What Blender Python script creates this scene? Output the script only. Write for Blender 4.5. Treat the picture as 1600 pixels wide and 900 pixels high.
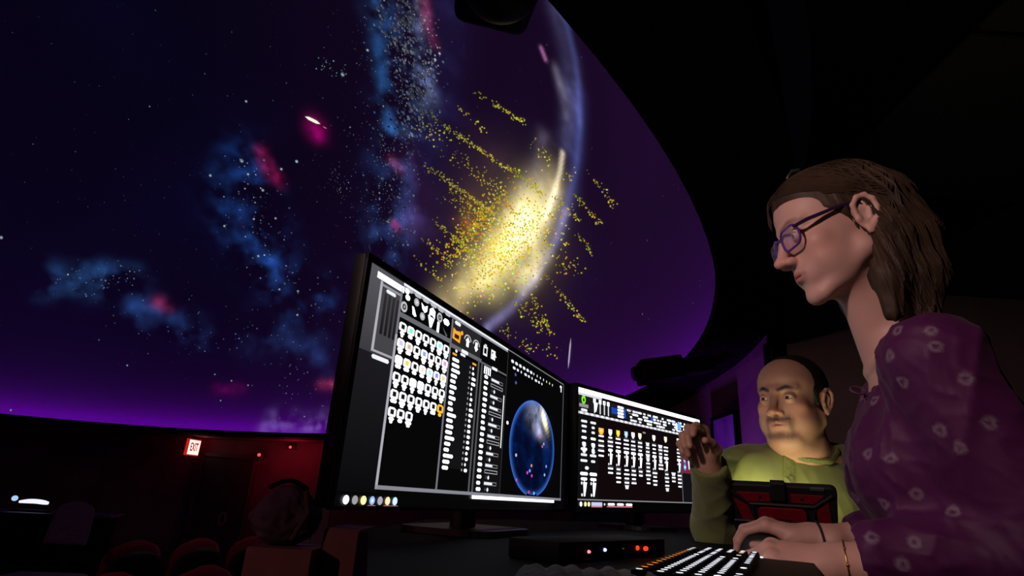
import bpy, bmesh, math, random
import numpy as np
from mathutils import Vector, Matrix, noise as mnoise
from mathutils.bvhtree import BVHTree

for o in list(bpy.data.objects):
    bpy.data.objects.remove(o, do_unlink=True)
SC = bpy.context.scene
COL = SC.collection
random.seed(7)
RNG = np.random.default_rng(7)

# ------------------------------------------------------------------ camera
CZ = 1.02                                   # eye height of the lens above the console platform
FPX = 900.0                                 # focal length in pixels of a 1600 px wide frame
_up = Vector((159, 2480, -900)).normalized()        # world up seen from the camera (pitch + a little roll)
_fw = Vector((0, 0, -1)); _fw = (_fw - _up * _fw.dot(_up)).normalized()
_rt = _fw.cross(_up)
RC = Matrix((_rt, _fw, _up))                # camera axes -> world axes
cam_d = bpy.data.cameras.new('camera')
cam_d.sensor_width = 36.0
cam_d.lens = 36.0 * FPX / 1600.0
cam_d.clip_start = 0.02
cam = bpy.data.objects.new('camera', cam_d)
COL.objects.link(cam)
cam.matrix_world = Matrix.Translation((0, 0, CZ)) @ RC.to_4x4()
SC.camera = cam

def ray(x, y):
    return RC @ Vector((x - 800.0, 450.0 - y, -FPX))
def at(x, y, Y):
    d = ray(x, y)
    p = d * (Y / d.y)
    return Vector((p.x, p.y, p.z + CZ))

# ------------------------------------------------------------------ world, exposure
w = bpy.data.worlds.new('world'); SC.world = w
w.use_nodes = True
w.node_tree.nodes['Background'].inputs[0].default_value = (0.004, 0.003, 0.006, 1)
w.node_tree.nodes['Background'].inputs[1].default_value = 0.15
SC.view_settings.view_transform = 'Standard'
SC.view_settings.look = 'None'
SC.view_settings.exposure = 0.0
SC.view_settings.gamma = 1.0
SC.view_settings.use_curve_mapping = False
SC.cycles.use_denoising = True
SC.cycles.max_bounces = 5
SC.cycles.sample_clamp_indirect = 4.0

# ------------------------------------------------------------------ materials
MATS = {}
def pm(name, col, rough=0.6, var=0.15, scale=12.0, bump=0.0, metal=0.0, spec=0.5, sheen=0.0, sss=0.0, detail=4.0, stretch=None):
    """principled material with a procedural colour variation and fine relief"""
    if name in MATS: return MATS[name]
    m = bpy.data.materials.new(name); m.use_nodes = True
    nt = m.node_tree; b = nt.nodes['Principled BSDF']
    tc = nt.nodes.new('ShaderNodeTexCoord')
    src = tc.outputs['Object']
    if stretch:
        mp = nt.nodes.new('ShaderNodeMapping'); mp.inputs['Scale'].default_value = stretch
        nt.links.new(src, mp.inputs[0]); src = mp.outputs[0]
    n = nt.nodes.new('ShaderNodeTexNoise'); n.inputs['Scale'].default_value = scale; n.inputs['Detail'].default_value = detail
    nt.links.new(src, n.inputs['Vector'])
    r = nt.nodes.new('ShaderNodeValToRGB')
    r.color_ramp.elements[0].position = 0.3; r.color_ramp.elements[1].position = 0.7
    r.color_ramp.elements[0].color = tuple(c * (1 - var) for c in col[:3]) + (1,)
    r.color_ramp.elements[1].color = tuple(min(1, c * (1 + var)) for c in col[:3]) + (1,)
    nt.links.new(n.outputs['Fac'], r.inputs[0]); nt.links.new(r.outputs[0], b.inputs['Base Color'])
    b.inputs['Roughness'].default_value = rough; b.inputs['Metallic'].default_value = metal
    b.inputs['Specular IOR Level'].default_value = spec
    if sheen: b.inputs['Sheen Weight'].default_value = sheen
    if sss:
        b.inputs['Subsurface Weight'].default_value = sss
        b.inputs['Subsurface Radius'].default_value = (0.01, 0.004, 0.002)
        b.inputs['Subsurface Scale'].default_value = 1.0
    if bump:
        bp = nt.nodes.new('ShaderNodeBump'); bp.inputs['Strength'].default_value = bump; bp.inputs['Distance'].default_value = 0.002
        nt.links.new(n.outputs['Fac'], bp.inputs['Height']); nt.links.new(bp.outputs[0], b.inputs['Normal'])
    MATS[name] = m
    return m
def em(name, col, strength):
    """light-giving material"""
    if name in MATS: return MATS[name]
    m = bpy.data.materials.new(name); m.use_nodes = True
    nt = m.node_tree; nt.nodes.remove(nt.nodes['Principled BSDF'])
    e = nt.nodes.new('ShaderNodeEmission'); e.inputs[0].default_value = (*col, 1); e.inputs[1].default_value = strength
    nt.links.new(e.outputs[0], nt.nodes['Material Output'].inputs[0])
    MATS[name] = m
    return m
def vcol_em(name, strength=1.0, sampling='NONE'):
    """screen picture: the colour attribute gives the light of each picture element"""
    m = bpy.data.materials.new(name); m.use_nodes = True
    nt = m.node_tree; nt.nodes.remove(nt.nodes['Principled BSDF'])
    a = nt.nodes.new('ShaderNodeAttribute'); a.attribute_name = 'Col'
    e = nt.nodes.new('ShaderNodeEmission'); e.inputs[1].default_value = strength
    nt.links.new(a.outputs['Color'], e.inputs[0]); nt.links.new(e.outputs[0], nt.nodes['Material Output'].inputs[0])
    m.cycles.emission_sampling = sampling
    return m
def vcol_pm(name, rough=0.6, spec=0.4, sheen=0.0, sss=0.0, bump=0.0, bscale=400.0, var=0.0):
    """cloth or skin whose own colouring is stored per vertex"""
    m = bpy.data.materials.new(name); m.use_nodes = True
    nt = m.node_tree; b = nt.nodes['Principled BSDF']
    a = nt.nodes.new('ShaderNodeAttribute'); a.attribute_name = 'Col'
    tc = nt.nodes.new('ShaderNodeTexCoord')
    n = nt.nodes.new('ShaderNodeTexNoise'); n.inputs['Scale'].default_value = bscale; n.inputs['Detail'].default_value = 3
    nt.links.new(tc.outputs['Object'], n.inputs['Vector'])
    mx = nt.nodes.new('ShaderNodeMix'); mx.data_type = 'RGBA'; mx.blend_type = 'MULTIPLY'; mx.inputs[0].default_value = var
    nt.links.new(a.outputs['Color'], mx.inputs[6]); nt.links.new(n.outputs['Color'], mx.inputs[7])
    nt.links.new(mx.outputs[2], b.inputs['Base Color'])
    b.inputs['Roughness'].default_value = rough; b.inputs['Specular IOR Level'].default_value = spec
    if sheen: b.inputs['Sheen Weight'].default_value = sheen
    if sss:
        b.inputs['Subsurface Weight'].default_value = sss
        b.inputs['Subsurface Radius'].default_value = (0.008, 0.003, 0.0015); b.inputs['Subsurface Scale'].default_value = 1.0
    if bump:
        bp = nt.nodes.new('ShaderNodeBump'); bp.inputs['Strength'].default_value = bump; bp.inputs['Distance'].default_value = 0.0008
        nt.links.new(n.outputs['Fac'], bp.inputs['Height']); nt.links.new(bp.outputs[0], b.inputs['Normal'])
    return m

# ------------------------------------------------------------------ object helpers
def link(name, me, mat=None, parent=None, smooth=False):
    o = bpy.data.objects.new(name, me); COL.objects.link(o)
    if mat is not None: me.materials.append(mat)
    if parent is not None: o.parent = parent
    if smooth:
        me.polygons.foreach_set('use_smooth', [True] * len(me.polygons))
    return o
def pyd(name, V, F, mat=None, parent=None, smooth=False, cols=None):
    me = bpy.data.meshes.new(name)
    me.from_pydata([tuple(v) for v in V], [], [tuple(f) for f in F]); me.update()
    if cols is not None:
        ca = me.color_attributes.new('Col', 'FLOAT_COLOR', 'POINT')
        arr = np.ones((len(V), 4), np.float32); arr[:, :3] = cols
        ca.data.foreach_set('color', arr.ravel())
    return link(name, me, mat, parent, smooth)
def tag(o, label=None, cat=None, group=None, kind=None):
    if label: o['label'] = label
    if cat: o['category'] = cat
    if group: o['group'] = group
    if kind: o['kind'] = kind
    return o
def empty(name, loc=(0, 0, 0), rz=0.0, label=None, cat=None, group=None):
    o = bpy.data.objects.new(name, None); COL.objects.link(o); o.location = loc; o.rotation_euler = (0, 0, rz)
    o.empty_display_size = 0.05
    return tag(o, label, cat, group)
class MB:
    """collects shapes into one mesh"""
    def __init__(s): s.bm = bmesh.new()
    def box(s, c, d, R=None, bev=0.0, seg=2):
        t = bmesh.new(); bmesh.ops.create_cube(t, size=1.0)
        for v in t.verts: v.co = Vector((v.co.x * d[0], v.co.y * d[1], v.co.z * d[2]))
        if bev: bmesh.ops.bevel(t, geom=t.edges[:] + t.verts[:], offset=bev, segments=seg, affect='EDGES', profile=0.5)
        M = Matrix.Translation(Vector(c)) @ (R.to_4x4() if R is not None else Matrix())
        s._put(t, M); return s
    def _put(s, t, M):
        me = bpy.data.meshes.new('t'); t.transform(M); t.to_mesh(me); t.free(); s.bm.from_mesh(me); bpy.data.meshes.remove(me)
    def cyl(s, a, b, r, r2=None, n=20, bev=0.0):
        a = Vector(a); b = Vector(b); d = b - a
        t = bmesh.new(); bmesh.ops.create_cone(t, cap_ends=True, segments=n, radius1=r, radius2=r if r2 is None else r2, depth=d.length)
        if bev:
            es = [e for e in t.edges if len(e.link_faces) == 2 and any(len(f.verts) > 4 for f in e.link_faces)]
            bmesh.ops.bevel(t, geom=es, offset=bev, segments=2, affect='EDGES', profile=0.5)
        M = Matrix.Translation((a + b) / 2) @ d.to_track_quat('Z', 'Y').to_matrix().to_4x4()
        s._put(t, M); return s
    def sph(s, c, r, u=16, v=10, R=None):
        t = bmesh.new(); bmesh.ops.create_uvsphere(t, u_segments=u, v_segments=v, radius=1.0)
        r = (r, r, r) if isinstance(r, (int, float)) else r
        M = Matrix.Translation(Vector(c)) @ (R.to_4x4() if R is not None else Matrix()) @ Matrix.Diagonal((*r, 1))
        s._put(t, M); return s
    def tube(s, pts, r, n=8, closed=False):
        pts = [Vector(p) for p in pts]; N = len(pts)
        rs = r if isinstance(r, (list, tuple)) else [r] * N
        rings = []; prev = None
        for i in range(N):
            if closed: tg = pts[(i + 1) % N] - pts[i - 1]
            else: tg = pts[min(i + 1, N - 1)] - pts[max(i - 1, 0)]
            tg.normalize()
            if prev is None:
                a = Vector((0, 0, 1)) if abs(tg.z) < 0.9 else Vector((1, 0, 0))
                u = tg.cross(a).normalized()
            else:
                u = (prev - tg * prev.dot(tg)).normalized()
            prev = u; vv = tg.cross(u)
            rings.append([s.bm.verts.new(pts[i] + (u * math.cos(2 * math.pi * k / n) + vv * math.sin(2 * math.pi * k / n)) * rs[i]) for k in range(n)])
        for i in range(N if closed else N - 1):
            A = rings[i]; B = rings[(i + 1) % N]
            for k in range(n): s.bm.faces.new((A[k], A[(k + 1) % n], B[(k + 1) % n], B[k]))
        if not closed:
            s.bm.faces.new(list(reversed(rings[0]))); s.bm.faces.new(rings[-1])
        return s
    def prism(s, outline, z0, z1, M=None):
        """outline in local xy, extruded from z0 to z1"""
        M = M or Matrix()
        a = [s.bm.verts.new(M @ Vector((p[0], p[1], z0))) for p in outline]
        b = [s.bm.verts.new(M @ Vector((p[0], p[1], z1))) for p in outline]
        n = len(a)
        s.bm.faces.new(list(reversed(a))); s.bm.faces.new(b)
        for i in range(n): s.bm.faces.new((a[i], a[(i + 1) % n], b[(i + 1) % n], b[i]))
        return s
    def build(s, name, mat, parent=None, smooth=False, M=None):
        me = bpy.data.meshes.new(name)
        if M is not None: s.bm.transform(M)
        bmesh.ops.recalc_face_normals(s.bm, faces=s.bm.faces[:])
        s.bm.to_mesh(me); s.bm.free()
        o = link(name, me, mat, parent)
        if smooth:
            me.polygons.foreach_set('use_smooth', [True] * len(me.polygons))
            try:
                me.set_sharp_from_angle(angle=math.radians(38))
            except Exception: pass
        return o
def rrect(w, h, r, n=5):
    P = []
    for cx, cy, a0 in ((w / 2 - r, h / 2 - r, 0), (-w / 2 + r, h / 2 - r, 90), (-w / 2 + r, -h / 2 + r, 180), (w / 2 - r, -h / 2 + r, 270)):
        for k in range(n + 1):
            a = math.radians(a0 + 90 * k / n); P.append((cx + r * math.cos(a), cy + r * math.sin(a)))
    return P
def basis(x, y, z, o):
    M = Matrix.Identity(4)
    for i, v in enumerate((x, y, z)):
        for j in range(3): M[j][i] = v[j]
    for j in range(3): M[j][3] = o[j]
    return M

# ------------------------------------------------------------------ the dome: where it stands
DN = Vector((-0.02598, 0.02598, 0.99932)).normalized()
DC = Vector((-4.010, 4.380, 0.832 + CZ)); DR = 5.307; RING = 0.30; SR = DR + 0.27    # rim opening, ring width, shell
D1 = Vector((0, 1, 0)).cross(DN).normalized(); D2 = DN.cross(D1)
DM = basis(D1, D2, DN, DC)
def dome_hit(x, y):
    d = ray(x, y).normalized(); o = Vector((0, 0, CZ)) - DC
    b = d.dot(o); c = o.dot(o) - SR * SR
    t = -b + math.sqrt(max(0, b * b - c))
    return Vector((0, 0, CZ)) + d * t, t / FPX * 1.05
LOW = -0.55                                  # floor of the auditorium, below the console platform
M_black = pm('matte_black_paint', (0.003, 0.003, 0.003), 0.9, 0.2, spec=0.03)
M_plastic = pm('black_plastic', (0.009, 0.009, 0.010), 0.55, 0.2, 40, spec=0.2)
M_satin = pm('satin_black_metal', (0.02, 0.02, 0.021), 0.4, 0.2, 30, metal=0.2)

# ------------------------------------------------------------------ setting
def struct(o, name=None):
    o['kind'] = 'structure'; return o
carpet = pm('dark_carpet', (0.02, 0.012, 0.018), 0.95, 0.35, 90, bump=0.6)
f1 = MB(); f1.box((1.45, 1.2, -0.04), (4.3, 6.4, 0.08)); struct(f1.build('floor', carpet))
f2 = MB(); f2.box((-4, 4.4, LOW - 0.05), (16, 17, 0.1)); struct(f2.build('floor', pm('auditorium_carpet', (0.03, 0.012, 0.016), 0.95, 0.35, 60, bump=0.5)))
f3 = MB(); f3.box((-0.71, 1.2, (LOW) / 2 - 0.04), (0.03, 6.4, -LOW - 0.0)); f3.box((1.45, 4.41, LOW / 2 - 0.04), (4.3, 0.03, -LOW))
struct(f3.build('trim_1', M_black))
# round auditorium wall under the dome, built as wall panels between pilasters
WR = 6.35
wallmat = pm('auditorium_wall_paint', (0.09, 0.07, 0.085), 0.9, 0.2, 3)
def arc_wall(name, a0, a1, r, z0, z1, th, mat, n=24):
    V = []; F = []
    for i in range(n + 1):
        a = math.radians(a0 + (a1 - a0) * i / n)
        for rr in (r, r + th):
            for z in (z0, z1):
                p = DC + D1 * (rr * math.cos(a)) + D2 * (rr * math.sin(a)); V.append((p.x, p.y, z))
    for i in range(n):
        b = i * 4; c = b + 4
        F += [(b, b + 1, c + 1, c), (b + 2, c + 2, c + 3, b + 3), (b + 1, b + 3, c + 3, c + 1), (b, c, c + 2, b + 2)]
    F += [(0, 2, 3, 1), (n * 4, n * 4 + 1, n * 4 + 3, n * 4 + 2)]
    o = pyd(name, V, F, mat); return o
struct(arc_wall('wall_left', 100, 275, WR, LOW, DC.z + 0.3, 0.12, wallmat))
struct(arc_wall('wall_back', 38, 100, WR, LOW, DC.z + 0.3, 0.12, wallmat))
struct(arc_wall('baseboard_back', 38, 275, WR - 0.02, LOW, LOW + 0.12, 0.02, M_black))
# ceiling over the console: tiles in a grid, each tile its own piece
CEIL = DC.z + 0.62
tile_mat = pm('dark_ceiling_tile', (0.045, 0.042, 0.040), 0.95, 0.15, 60, bump=0.3)
cb = MB(); _o = []
for k in range(33):                          # the deck over the console ends at the outside of the dome ring
    a = math.radians(-72 + 124 * k / 32); p = DC + Vector((math.cos(a), math.sin(a), 0)) * (DR + RING + 0.12); _o.append((p.x, p.y))
_o = [(x, y) for x, y in _o if x < 7 and y > -3] + [(7, _o[-1][1]), (7, _o[0][1])]
cb.prism(_o, CEIL + 0.045, CEIL + 0.075); ceiling = struct(cb.build('ceiling', M_black))
tme = None
for i in range(7):
    for j in range(8):
        x = -0.1 + 1.0 * i; y = -2.1 + 1.0 * j
        p = Vector((x, y, 0)) - Vector((DC.x, DC.y, 0))
        if p.length < DR + RING + 0.75: continue
        if tme is None:
            t = MB(); t.box((0, 0, 0), (0.985, 0.985, 0.025), bev=0.006, seg=1)
            o = t.build('ceiling_tile', tile_mat, ceiling); tme = o.data
        else:
            o = bpy.data.objects.new('ceiling_tile', tme); COL.objects.link(o); o.parent = ceiling
        o.location = (x, y, CEIL + 0.02)
# soffit ring and its outer fascia
def ring_mesh(name, prof, mat, parent=None, n=180, a0=0, a1=360, smooth=True):
    V = []; F = []; closed = (a1 - a0) >= 360; m = len(prof); N = n if closed else n + 1
    for i in range(N):
        a = math.radians(a0 + (a1 - a0) * i / n)
        for (r, z) in prof: V.append((r * math.cos(a), r * math.sin(a), z))
    for i in range(n):
        b = i * m; c = ((i + 1) % N) * m
        for k in range(m): F.append((b + k, c + k, c + (k + 1) % m, b + (k + 1) % m))
    o = pyd(name, V, F, mat, parent, smooth=False); return o
dome = empty('projection_dome', DC, 0, 'huge projection dome screen showing stars and the blue edge of a planet', 'dome screen')
dome.matrix_world = DM
ring_mesh('rim', [(DR, -0.02), (DR, 0.05), (DR + 0.04, 0.05), (DR + 0.04, 0.0), (DR + RING, 0.0), (DR + RING, 0.75), (DR + RING + 0.03, 0.75), (DR + RING + 0.03, -0.02)], M_black, dome)
ring_mesh('cove_channel', [(DR + 0.045, 0.004), (DR + 0.045, 0.044), (DR + 0.052, 0.044), (DR + 0.092, 0.004)], M_black, dome, n=120)
ring_mesh('cove_light', [(DR + 0.0545, 0.0435), (DR + 0.0555, 0.0445), (DR + 0.0935, 0.0065), (DR + 0.0925, 0.0055)], em('violet_cove_led', (0.34, 0.0, 1.0), 26.0), dome, n=120)
# soffit between the ring and the auditorium wall
s_ = ring_mesh('soffit', [(DR + RING + 0.03, 0.0), (DR + RING + 0.03, 0.04), (WR + 0.1, 0.04), (WR + 0.1, 0.0)], pm('soffit_paint', (0.05, 0.045, 0.05), 0.9), dome, a0=35, a1=278, n=120)

# picture on the dome ------------------------------------------------
def stroke_pts(px, step=9.0):
    P = []
    for (a, b) in zip(px[:-1], px[1:]):
        n = max(1, int(math.hypot(b[0] - a[0], b[1] - a[1]) / step))
        for k in range(n): P.append((a[0] + (b[0] - a[0]) * k / n, a[1] + (b[1] - a[1]) * k / n))
    P.append(px[-1]); return P
STROKES = [  # polyline, soft width, colour, cloudiness
    ([(610, 0), (640, 60), (640, 130), (628, 220), (618, 300), (602, 390)], 34, (0.012, 0.035, 0.13), 1.0),
    ([(585, 0), (602, 60), (606, 140), (612, 200)], 15, (0.008, 0.055, 0.17), 1.0),
    ([(640, 0), (655, 80), (668, 150)], 15, (0.10, 0.12, 0.22), 1.0),
    ([(662, 0), (668, 40), (678, 66)], 9, (0.24, 0.03, 0.09), 0.8),
    ([(700, 20), (690, 120), (670, 230), (655, 330)], 40, (0.006, 0.006, 0.03), 0.5),
    ([(385, 250), (395, 300), (415, 350), (425, 410)], 26, (0.004, 0.025, 0.13), 1.0),
    ([(355, 300), (370, 360), (400, 400), (450, 460), (500, 470)], 28, (0.004, 0.02, 0.09), 1.0),
    ([(410, 238), (420, 262), (432, 280)], 9, (0.26, 0.003, 0.05), 0.9),
    ([(490, 192), (497, 208)], 12, (0.22, 0.0, 0.09), 0.6),
    ([(80, 440), (115, 438), (150, 440)], 16, (0.012, 0.05, 0.16), 1.0),
    ([(170, 430), (205, 432)], 14, (0.008, 0.03, 0.10), 1.0),
    ([(210, 480), (260, 500), (310, 525)], 18, (0.006, 0.02, 0.08), 1.0),
    ([(248, 472), (262, 480)], 7, (0.12, 0.004, 0.02), 0.9),
    ([(400, 520), (450, 530), (500, 560)], 24, (0.004, 0.012, 0.05), 1.0),
    ([(340, 610), (372, 612)], 8, (0.12, 0.0, 0.06), 0.9),
    ([(500, 602), (520, 604)], 7, (0.25, 0.02, 0.06), 0.8),
    ([(430, 662), (462, 664), (500, 660), (520, 656)], 14, (0.15, 0.10, 0.30), 1.0),
    ([(480, 668), (512, 664)], 5, (0.25, 0.2, 0.35), 1.0),
    ([(612, 250), (622, 262)], 8, (0.16, 0.02, 0.05), 0.7), ([(616, 350), (620, 356)], 6, (0.2, 0.0, 0.02), 0.7),
    ([(640, 250), (660, 300), (640, 350)], 24, (0.02, 0.002, 0.008), 0.6),
    ([(866, -8), (886, 40), (898, 90), (904, 140), (906, 200), (900, 260), (884, 330)], 7, (0.04, 0.055, 0.18), 0.4),
    ([(884, 330), (862, 390), (832, 440), (798, 482), (762, 512)], 7, (0.16, 0.15, 0.32), 0.35),
    ([(870, 20), (888, 90), (892, 160), (888, 230)], 19, (0.05, 0.05, 0.12), 0.6),
    ([(905, 150), (903, 230), (895, 290), (870, 370)], 15, (0.02, 0.025, 0.10), 0.3),
    ([(846, 76), (852, 92)], 3.5, (0.35, 0.12, 0.3), 0.0),
    ([(870, 110), (880, 150), (884, 180)], 9, (0.10, 0.09, 0.13), 0.6),
    ([(850, 220), (836, 262), (826, 290)], 14, (0.10, 0.08, 0.12), 0.8),
    ([(879, 240), (875, 268), (866, 302), (852, 338)], 4.5, (0.75, 0.64, 0.45), 0.1),
    ([(868, 300), (850, 340), (832, 380)], 11, (0.5, 0.43, 0.27), 0.2),
    ([(862, 285), (838, 315), (806, 350)], 28, (0.42, 0.34, 0.18), 0.35),
    ([(805, 360), (770, 405), (735, 440), (698, 474)], 26, (0.55, 0.43, 0.17), 0.4),
    ([(838, 325), (815, 360), (792, 395), (768, 428)], 33, (0.9, 0.78, 0.33), 0.25),
    ([(820, 342), (800, 375)], 20, (0.95, 0.88, 0.5), 0.1),
    ([(850, 395), (832, 420), (815, 440)], 17, (0.6, 0.52, 0.26), 0.5),
    ([(800, 365)], 75, (0.13, 0.085, 0.04), 0.2),
    ([(745, 330), (730, 350)], 18, (0.14, 0.06, 0.005), 0.7),
    ([(690, 380), (720, 300), (760, 240)], 40, (0.012, 0.004, 0.008), 0.4),
]
na, ne = 1000, 260
az = np.linspace(0, 2 * np.pi, na, endpoint=False)
el = np.linspace(0, np.pi / 2 * 0.985, ne) ** 1.0
EL, AZ = np.meshgrid(el, az, indexing='ij')
r_out = SR                                  # the shell stands on the ledge behind the rim
LV = np.stack([r_out * np.cos(EL) * np.cos(AZ), r_out * np.cos(EL) * np.sin(AZ), r_out * np.sin(EL)], -1).reshape(-1, 3)
DMn = np.array(DM)
WV = LV @ DMn[:3, :3].T + DMn[:3, 3]
fb = np.array([mnoise.fractal(Vector(v) * 2.1, 0.9, 2.0, 5) for v in WV], np.float32)
fb2 = np.array([mnoise.noise(Vector(v) * 0.5 + Vector((9, 3, 1))) for v in WV], np.float32)
cloud = np.clip(0.45 + 1.25 * fb, 0.0, 2.0)
cols = np.zeros((len(WV), 3), np.float32)
warm = np.clip((WV[:, 0] + 5.0) / 6.0, 0, 1)[:, None]
cols += np.array([0.0002, 0.0004, 0.0040]) * (1 - warm) + np.array([0.0068, 0.0018, 0.0105]) * warm
cols += np.clip(fb2, 0, 1)[:, None] * np.array([0.0006, 0.001, 0.008])
for px, wd, c, cl in STROKES:
    P = []; S = []
    for q in stroke_pts(px, max(4.0, wd * 0.5)):
        p, s = dome_hit(*q); P.append(p); S.append(s * wd)
    best = np.zeros(len(WV), np.float32)
    for p, s in zip(P, S):
        dv = WV - np.array(p); d2 = (dv * dv).sum(1)
        best = np.maximum(best, np.exp(-d2 / (2 * (s * 0.75) ** 2)))
    cols += best[:, None] * np.array(c) * (1 - cl + cl * cloud ** 1.6)[:, None]
F = []
idx = np.arange(na * ne).reshape(ne, na)
a = idx[:-1, :]; b = np.roll(idx, -1, 1)[:-1, :]; c2 = np.roll(idx, -1, 1)[1:, :]; d2_ = idx[1:, :]
quads = np.stack([a, d2_, c2, b], -1).reshape(-1, 4)
me = bpy.data.meshes.new('dome_shell')
me.vertices.add(len(LV)); me.vertices.foreach_set('co', LV.astype(np.float32).ravel())
me.loops.add(quads.size); me.loops.foreach_set('vertex_index', quads.ravel().astype(np.int32))
me.polygons.add(len(quads)); me.polygons.foreach_set('loop_start', np.arange(0, quads.size, 4, dtype=np.int32))
me.update(); me.validate()
ca = me.color_attributes.new('Col', 'FLOAT_COLOR', 'POINT')
arr = np.ones((len(LV), 4), np.float32); arr[:, :3] = cols; ca.data.foreach_set('color', arr.ravel())
dm = bpy.data.materials.new('dome_screen_picture'); dm.use_nodes = True
nt = dm.node_tree; pb = nt.nodes['Principled BSDF']
an = nt.nodes.new('ShaderNodeAttribute'); an.attribute_name = 'Col'
nt.links.new(an.outputs['Color'], pb.inputs['Emission Color']); pb.inputs['Emission Strength'].default_value = 1.0
dm.cycles.emission_sampling = 'NONE'; pb.inputs['Base Color'].default_value = (0.085, 0.085, 0.085, 1); pb.inputs['Roughness'].default_value = 0.9; pb.inputs['Specular IOR Level'].default_value = 0.1
link('dome_shell', me, dm, dome, smooth=True)

# stars and debris dots shown on the dome: small patches of light lying on the shell
SV = []; SF = []; SCOL = []
inv = DM.inverted()
def dot(x, y, r, col, ex=1.0, ang=0.0):
    """a patch r px in half-width (ex times as long along ang) on the dome surface"""
    p, s = dome_hit(x, y)
    pr, _ = dome_hit(x + math.cos(ang) * 2, y + math.sin(ang) * 2)
    pn = (DC - p).normalized()
    u = (pr - p); u = (u - pn * u.dot(pn)); ku = u.length / 2.0; u.normalize(); v = pn.cross(u)
    pv, _ = dome_hit(x - math.sin(ang) * 2, y + math.cos(ang) * 2); kv = (pv - p).length / 2.0
    if (p - DC).dot(DN) < 0.02: return
    p = p + pn * 0.012
    b0 = len(SV); n = 6
    for k in range(n):
        a = 2 * math.pi * k / n
        SV.append(inv @ (p + u * (math.cos(a) * r * ex * ku) + v * (math.sin(a) * r * kv))); SCOL.append(col)
    SF.append(tuple(range(b0, b0 + n)))
def pick(cs): return cs[int(RNG.integers(len(cs)))]
BLUE = [(0.15, 0.3, 0.8), (0.3, 0.45, 0.8), (0.5, 0.55, 0.7), (0.08, 0.2, 0.6), (0.7, 0.7, 0.75)]
def cluster(px, wd, n, cs, rmin, rmax, lo=0.15, hi=0.9, ex=1.0, ang=0.0):
    P = stroke_pts(px, 3.0)
    for _ in range(n):
        q = P[int(RNG.integers(len(P)))]
        x = q[0] + RNG.normal() * wd; y = q[1] + RNG.normal() * wd
        k = lo + (hi - lo) * RNG.random() ** 2.5; c = pick(cs)
        dot(x, y, rmin + (rmax - rmin) * RNG.random() ** 3, tuple(k * t for t in c), ex, ang)
cluster([(610, 0), (635, 60), (645, 130), (630, 220), (618, 300), (604, 385)], 24, 950, BLUE, 0.6, 1.5, 0.03, 0.4, 1.5, 1.1)
cluster([(620, 0), (640, 70), (655, 140), (650, 200)], 16, 420, [(0.35, 0.42, 0.62), (0.28, 0.36, 0.6), (0.5, 0.52, 0.62)], 0.9, 2.2, 0.06, 0.4, 2.2, 1.15)
cluster([(655, 0), (672, 70), (680, 130)], 9, 90, [(0.7, 0.5, 0.55), (0.5, 0.55, 0.7)], 0.7, 1.8, 0.1, 0.7, 1.6, 1.1)
cluster([(570, 60), (590, 200), (560, 330)], 35, 220, BLUE, 0.6, 1.2, 0.05, 0.45)
cluster([(380, 250), (395, 320), (415, 390), (470, 460)], 24, 170, BLUE, 0.6, 1.5, 0.06, 0.7)
cluster([(90, 440), (150, 436), (205, 432)], 14, 110, BLUE, 0.6, 1.5, 0.06, 0.6)
cluster([(200, 480), (310, 525), (450, 530), (540, 480)], 26, 140, BLUE, 0.6, 1.3, 0.05, 0.5)
cluster([(505, 100), (520, 108), (535, 116)], 7, 24, [(0.4, 0.8, 0.6), (0.3, 0.6, 0.8)], 0.6, 1.2, 0.2, 0.8)
cluster([(430, 600), (500, 640), (510, 600)], 22, 45, [(0.5, 0.4, 0.9), (0.7, 0.6, 0.9)], 0.6, 1.3, 0.1, 0.5)
cluster([(516, 270), (535, 300)], 12, 40, [(0.4, 0.5, 0.5), (0.3, 0.4, 0.5)], 0.5, 0.9, 0.1, 0.6)
cluster([(0, 300), (560, 300)], 170, 160, BLUE, 0.5, 0.9, 0.02, 0.25)
for x, y, r in ((378, 251, 3.2), (388, 272, 2.4), (411, 297, 2.5), (464, 252, 2.8), (440, 264, 2.4), (329, 274, 2.5), (351, 353, 2.2), (397, 342, 2.0), (431, 341, 2.0), (385, 158, 2.2), (2, 371, 3.0), (536, 116, 3.2), (199, 571, 1.6), (234, 166, 1.2), (404, 400, 2.2), (437, 452, 2.0), (466, 455, 2.0), (575, 78, 2.4), (465, 492, 2.0), (336, 585, 1.3), (362, 595, 1.4), (388, 602, 1.4), (345, 626, 1.3), (17, 641, 1.8)):
    for k in range(3): dot(x, y, r * (1 - 0.28 * k), tuple(t * (0.18, 0.35, 0.8)[k] for t in (0.6, 0.75, 1.0)))
dot(489, 187.5, 2.6, (1.0, 0.93, 0.75), 5.2, 0.46)                   # bright dash of a passing craft
dot(508, 199, 0.9, (0.6, 0.1, 0.2), 4.0, 0.46)
dot(891, 552, 1.3, (0.42, 0.34, 0.55), 19.0, 1.66)                   # thin upright streak
YEL = [(0.75, 0.62, 0.04), (0.62, 0.55, 0.05), (0.9, 0.75, 0.10), (0.5, 0.42, 0.03), (0.8, 0.6, 0.02)]
def streak(x0, y0, x1, y1, n, wd=2.4, dens=1.0):
    for _ in range(n):
        t = RNG.random() ** 0.75
        dot(x0 + (x1 - x0) * t + RNG.normal() * wd, y0 + (y1 - y0) * t + RNG.normal() * wd, 0.7 + 0.9 * RNG.random() ** 2,
            tuple((0.25 + 0.75 * t * RNG.random() ** 0.5) * c for c in pick(YEL)))
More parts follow.
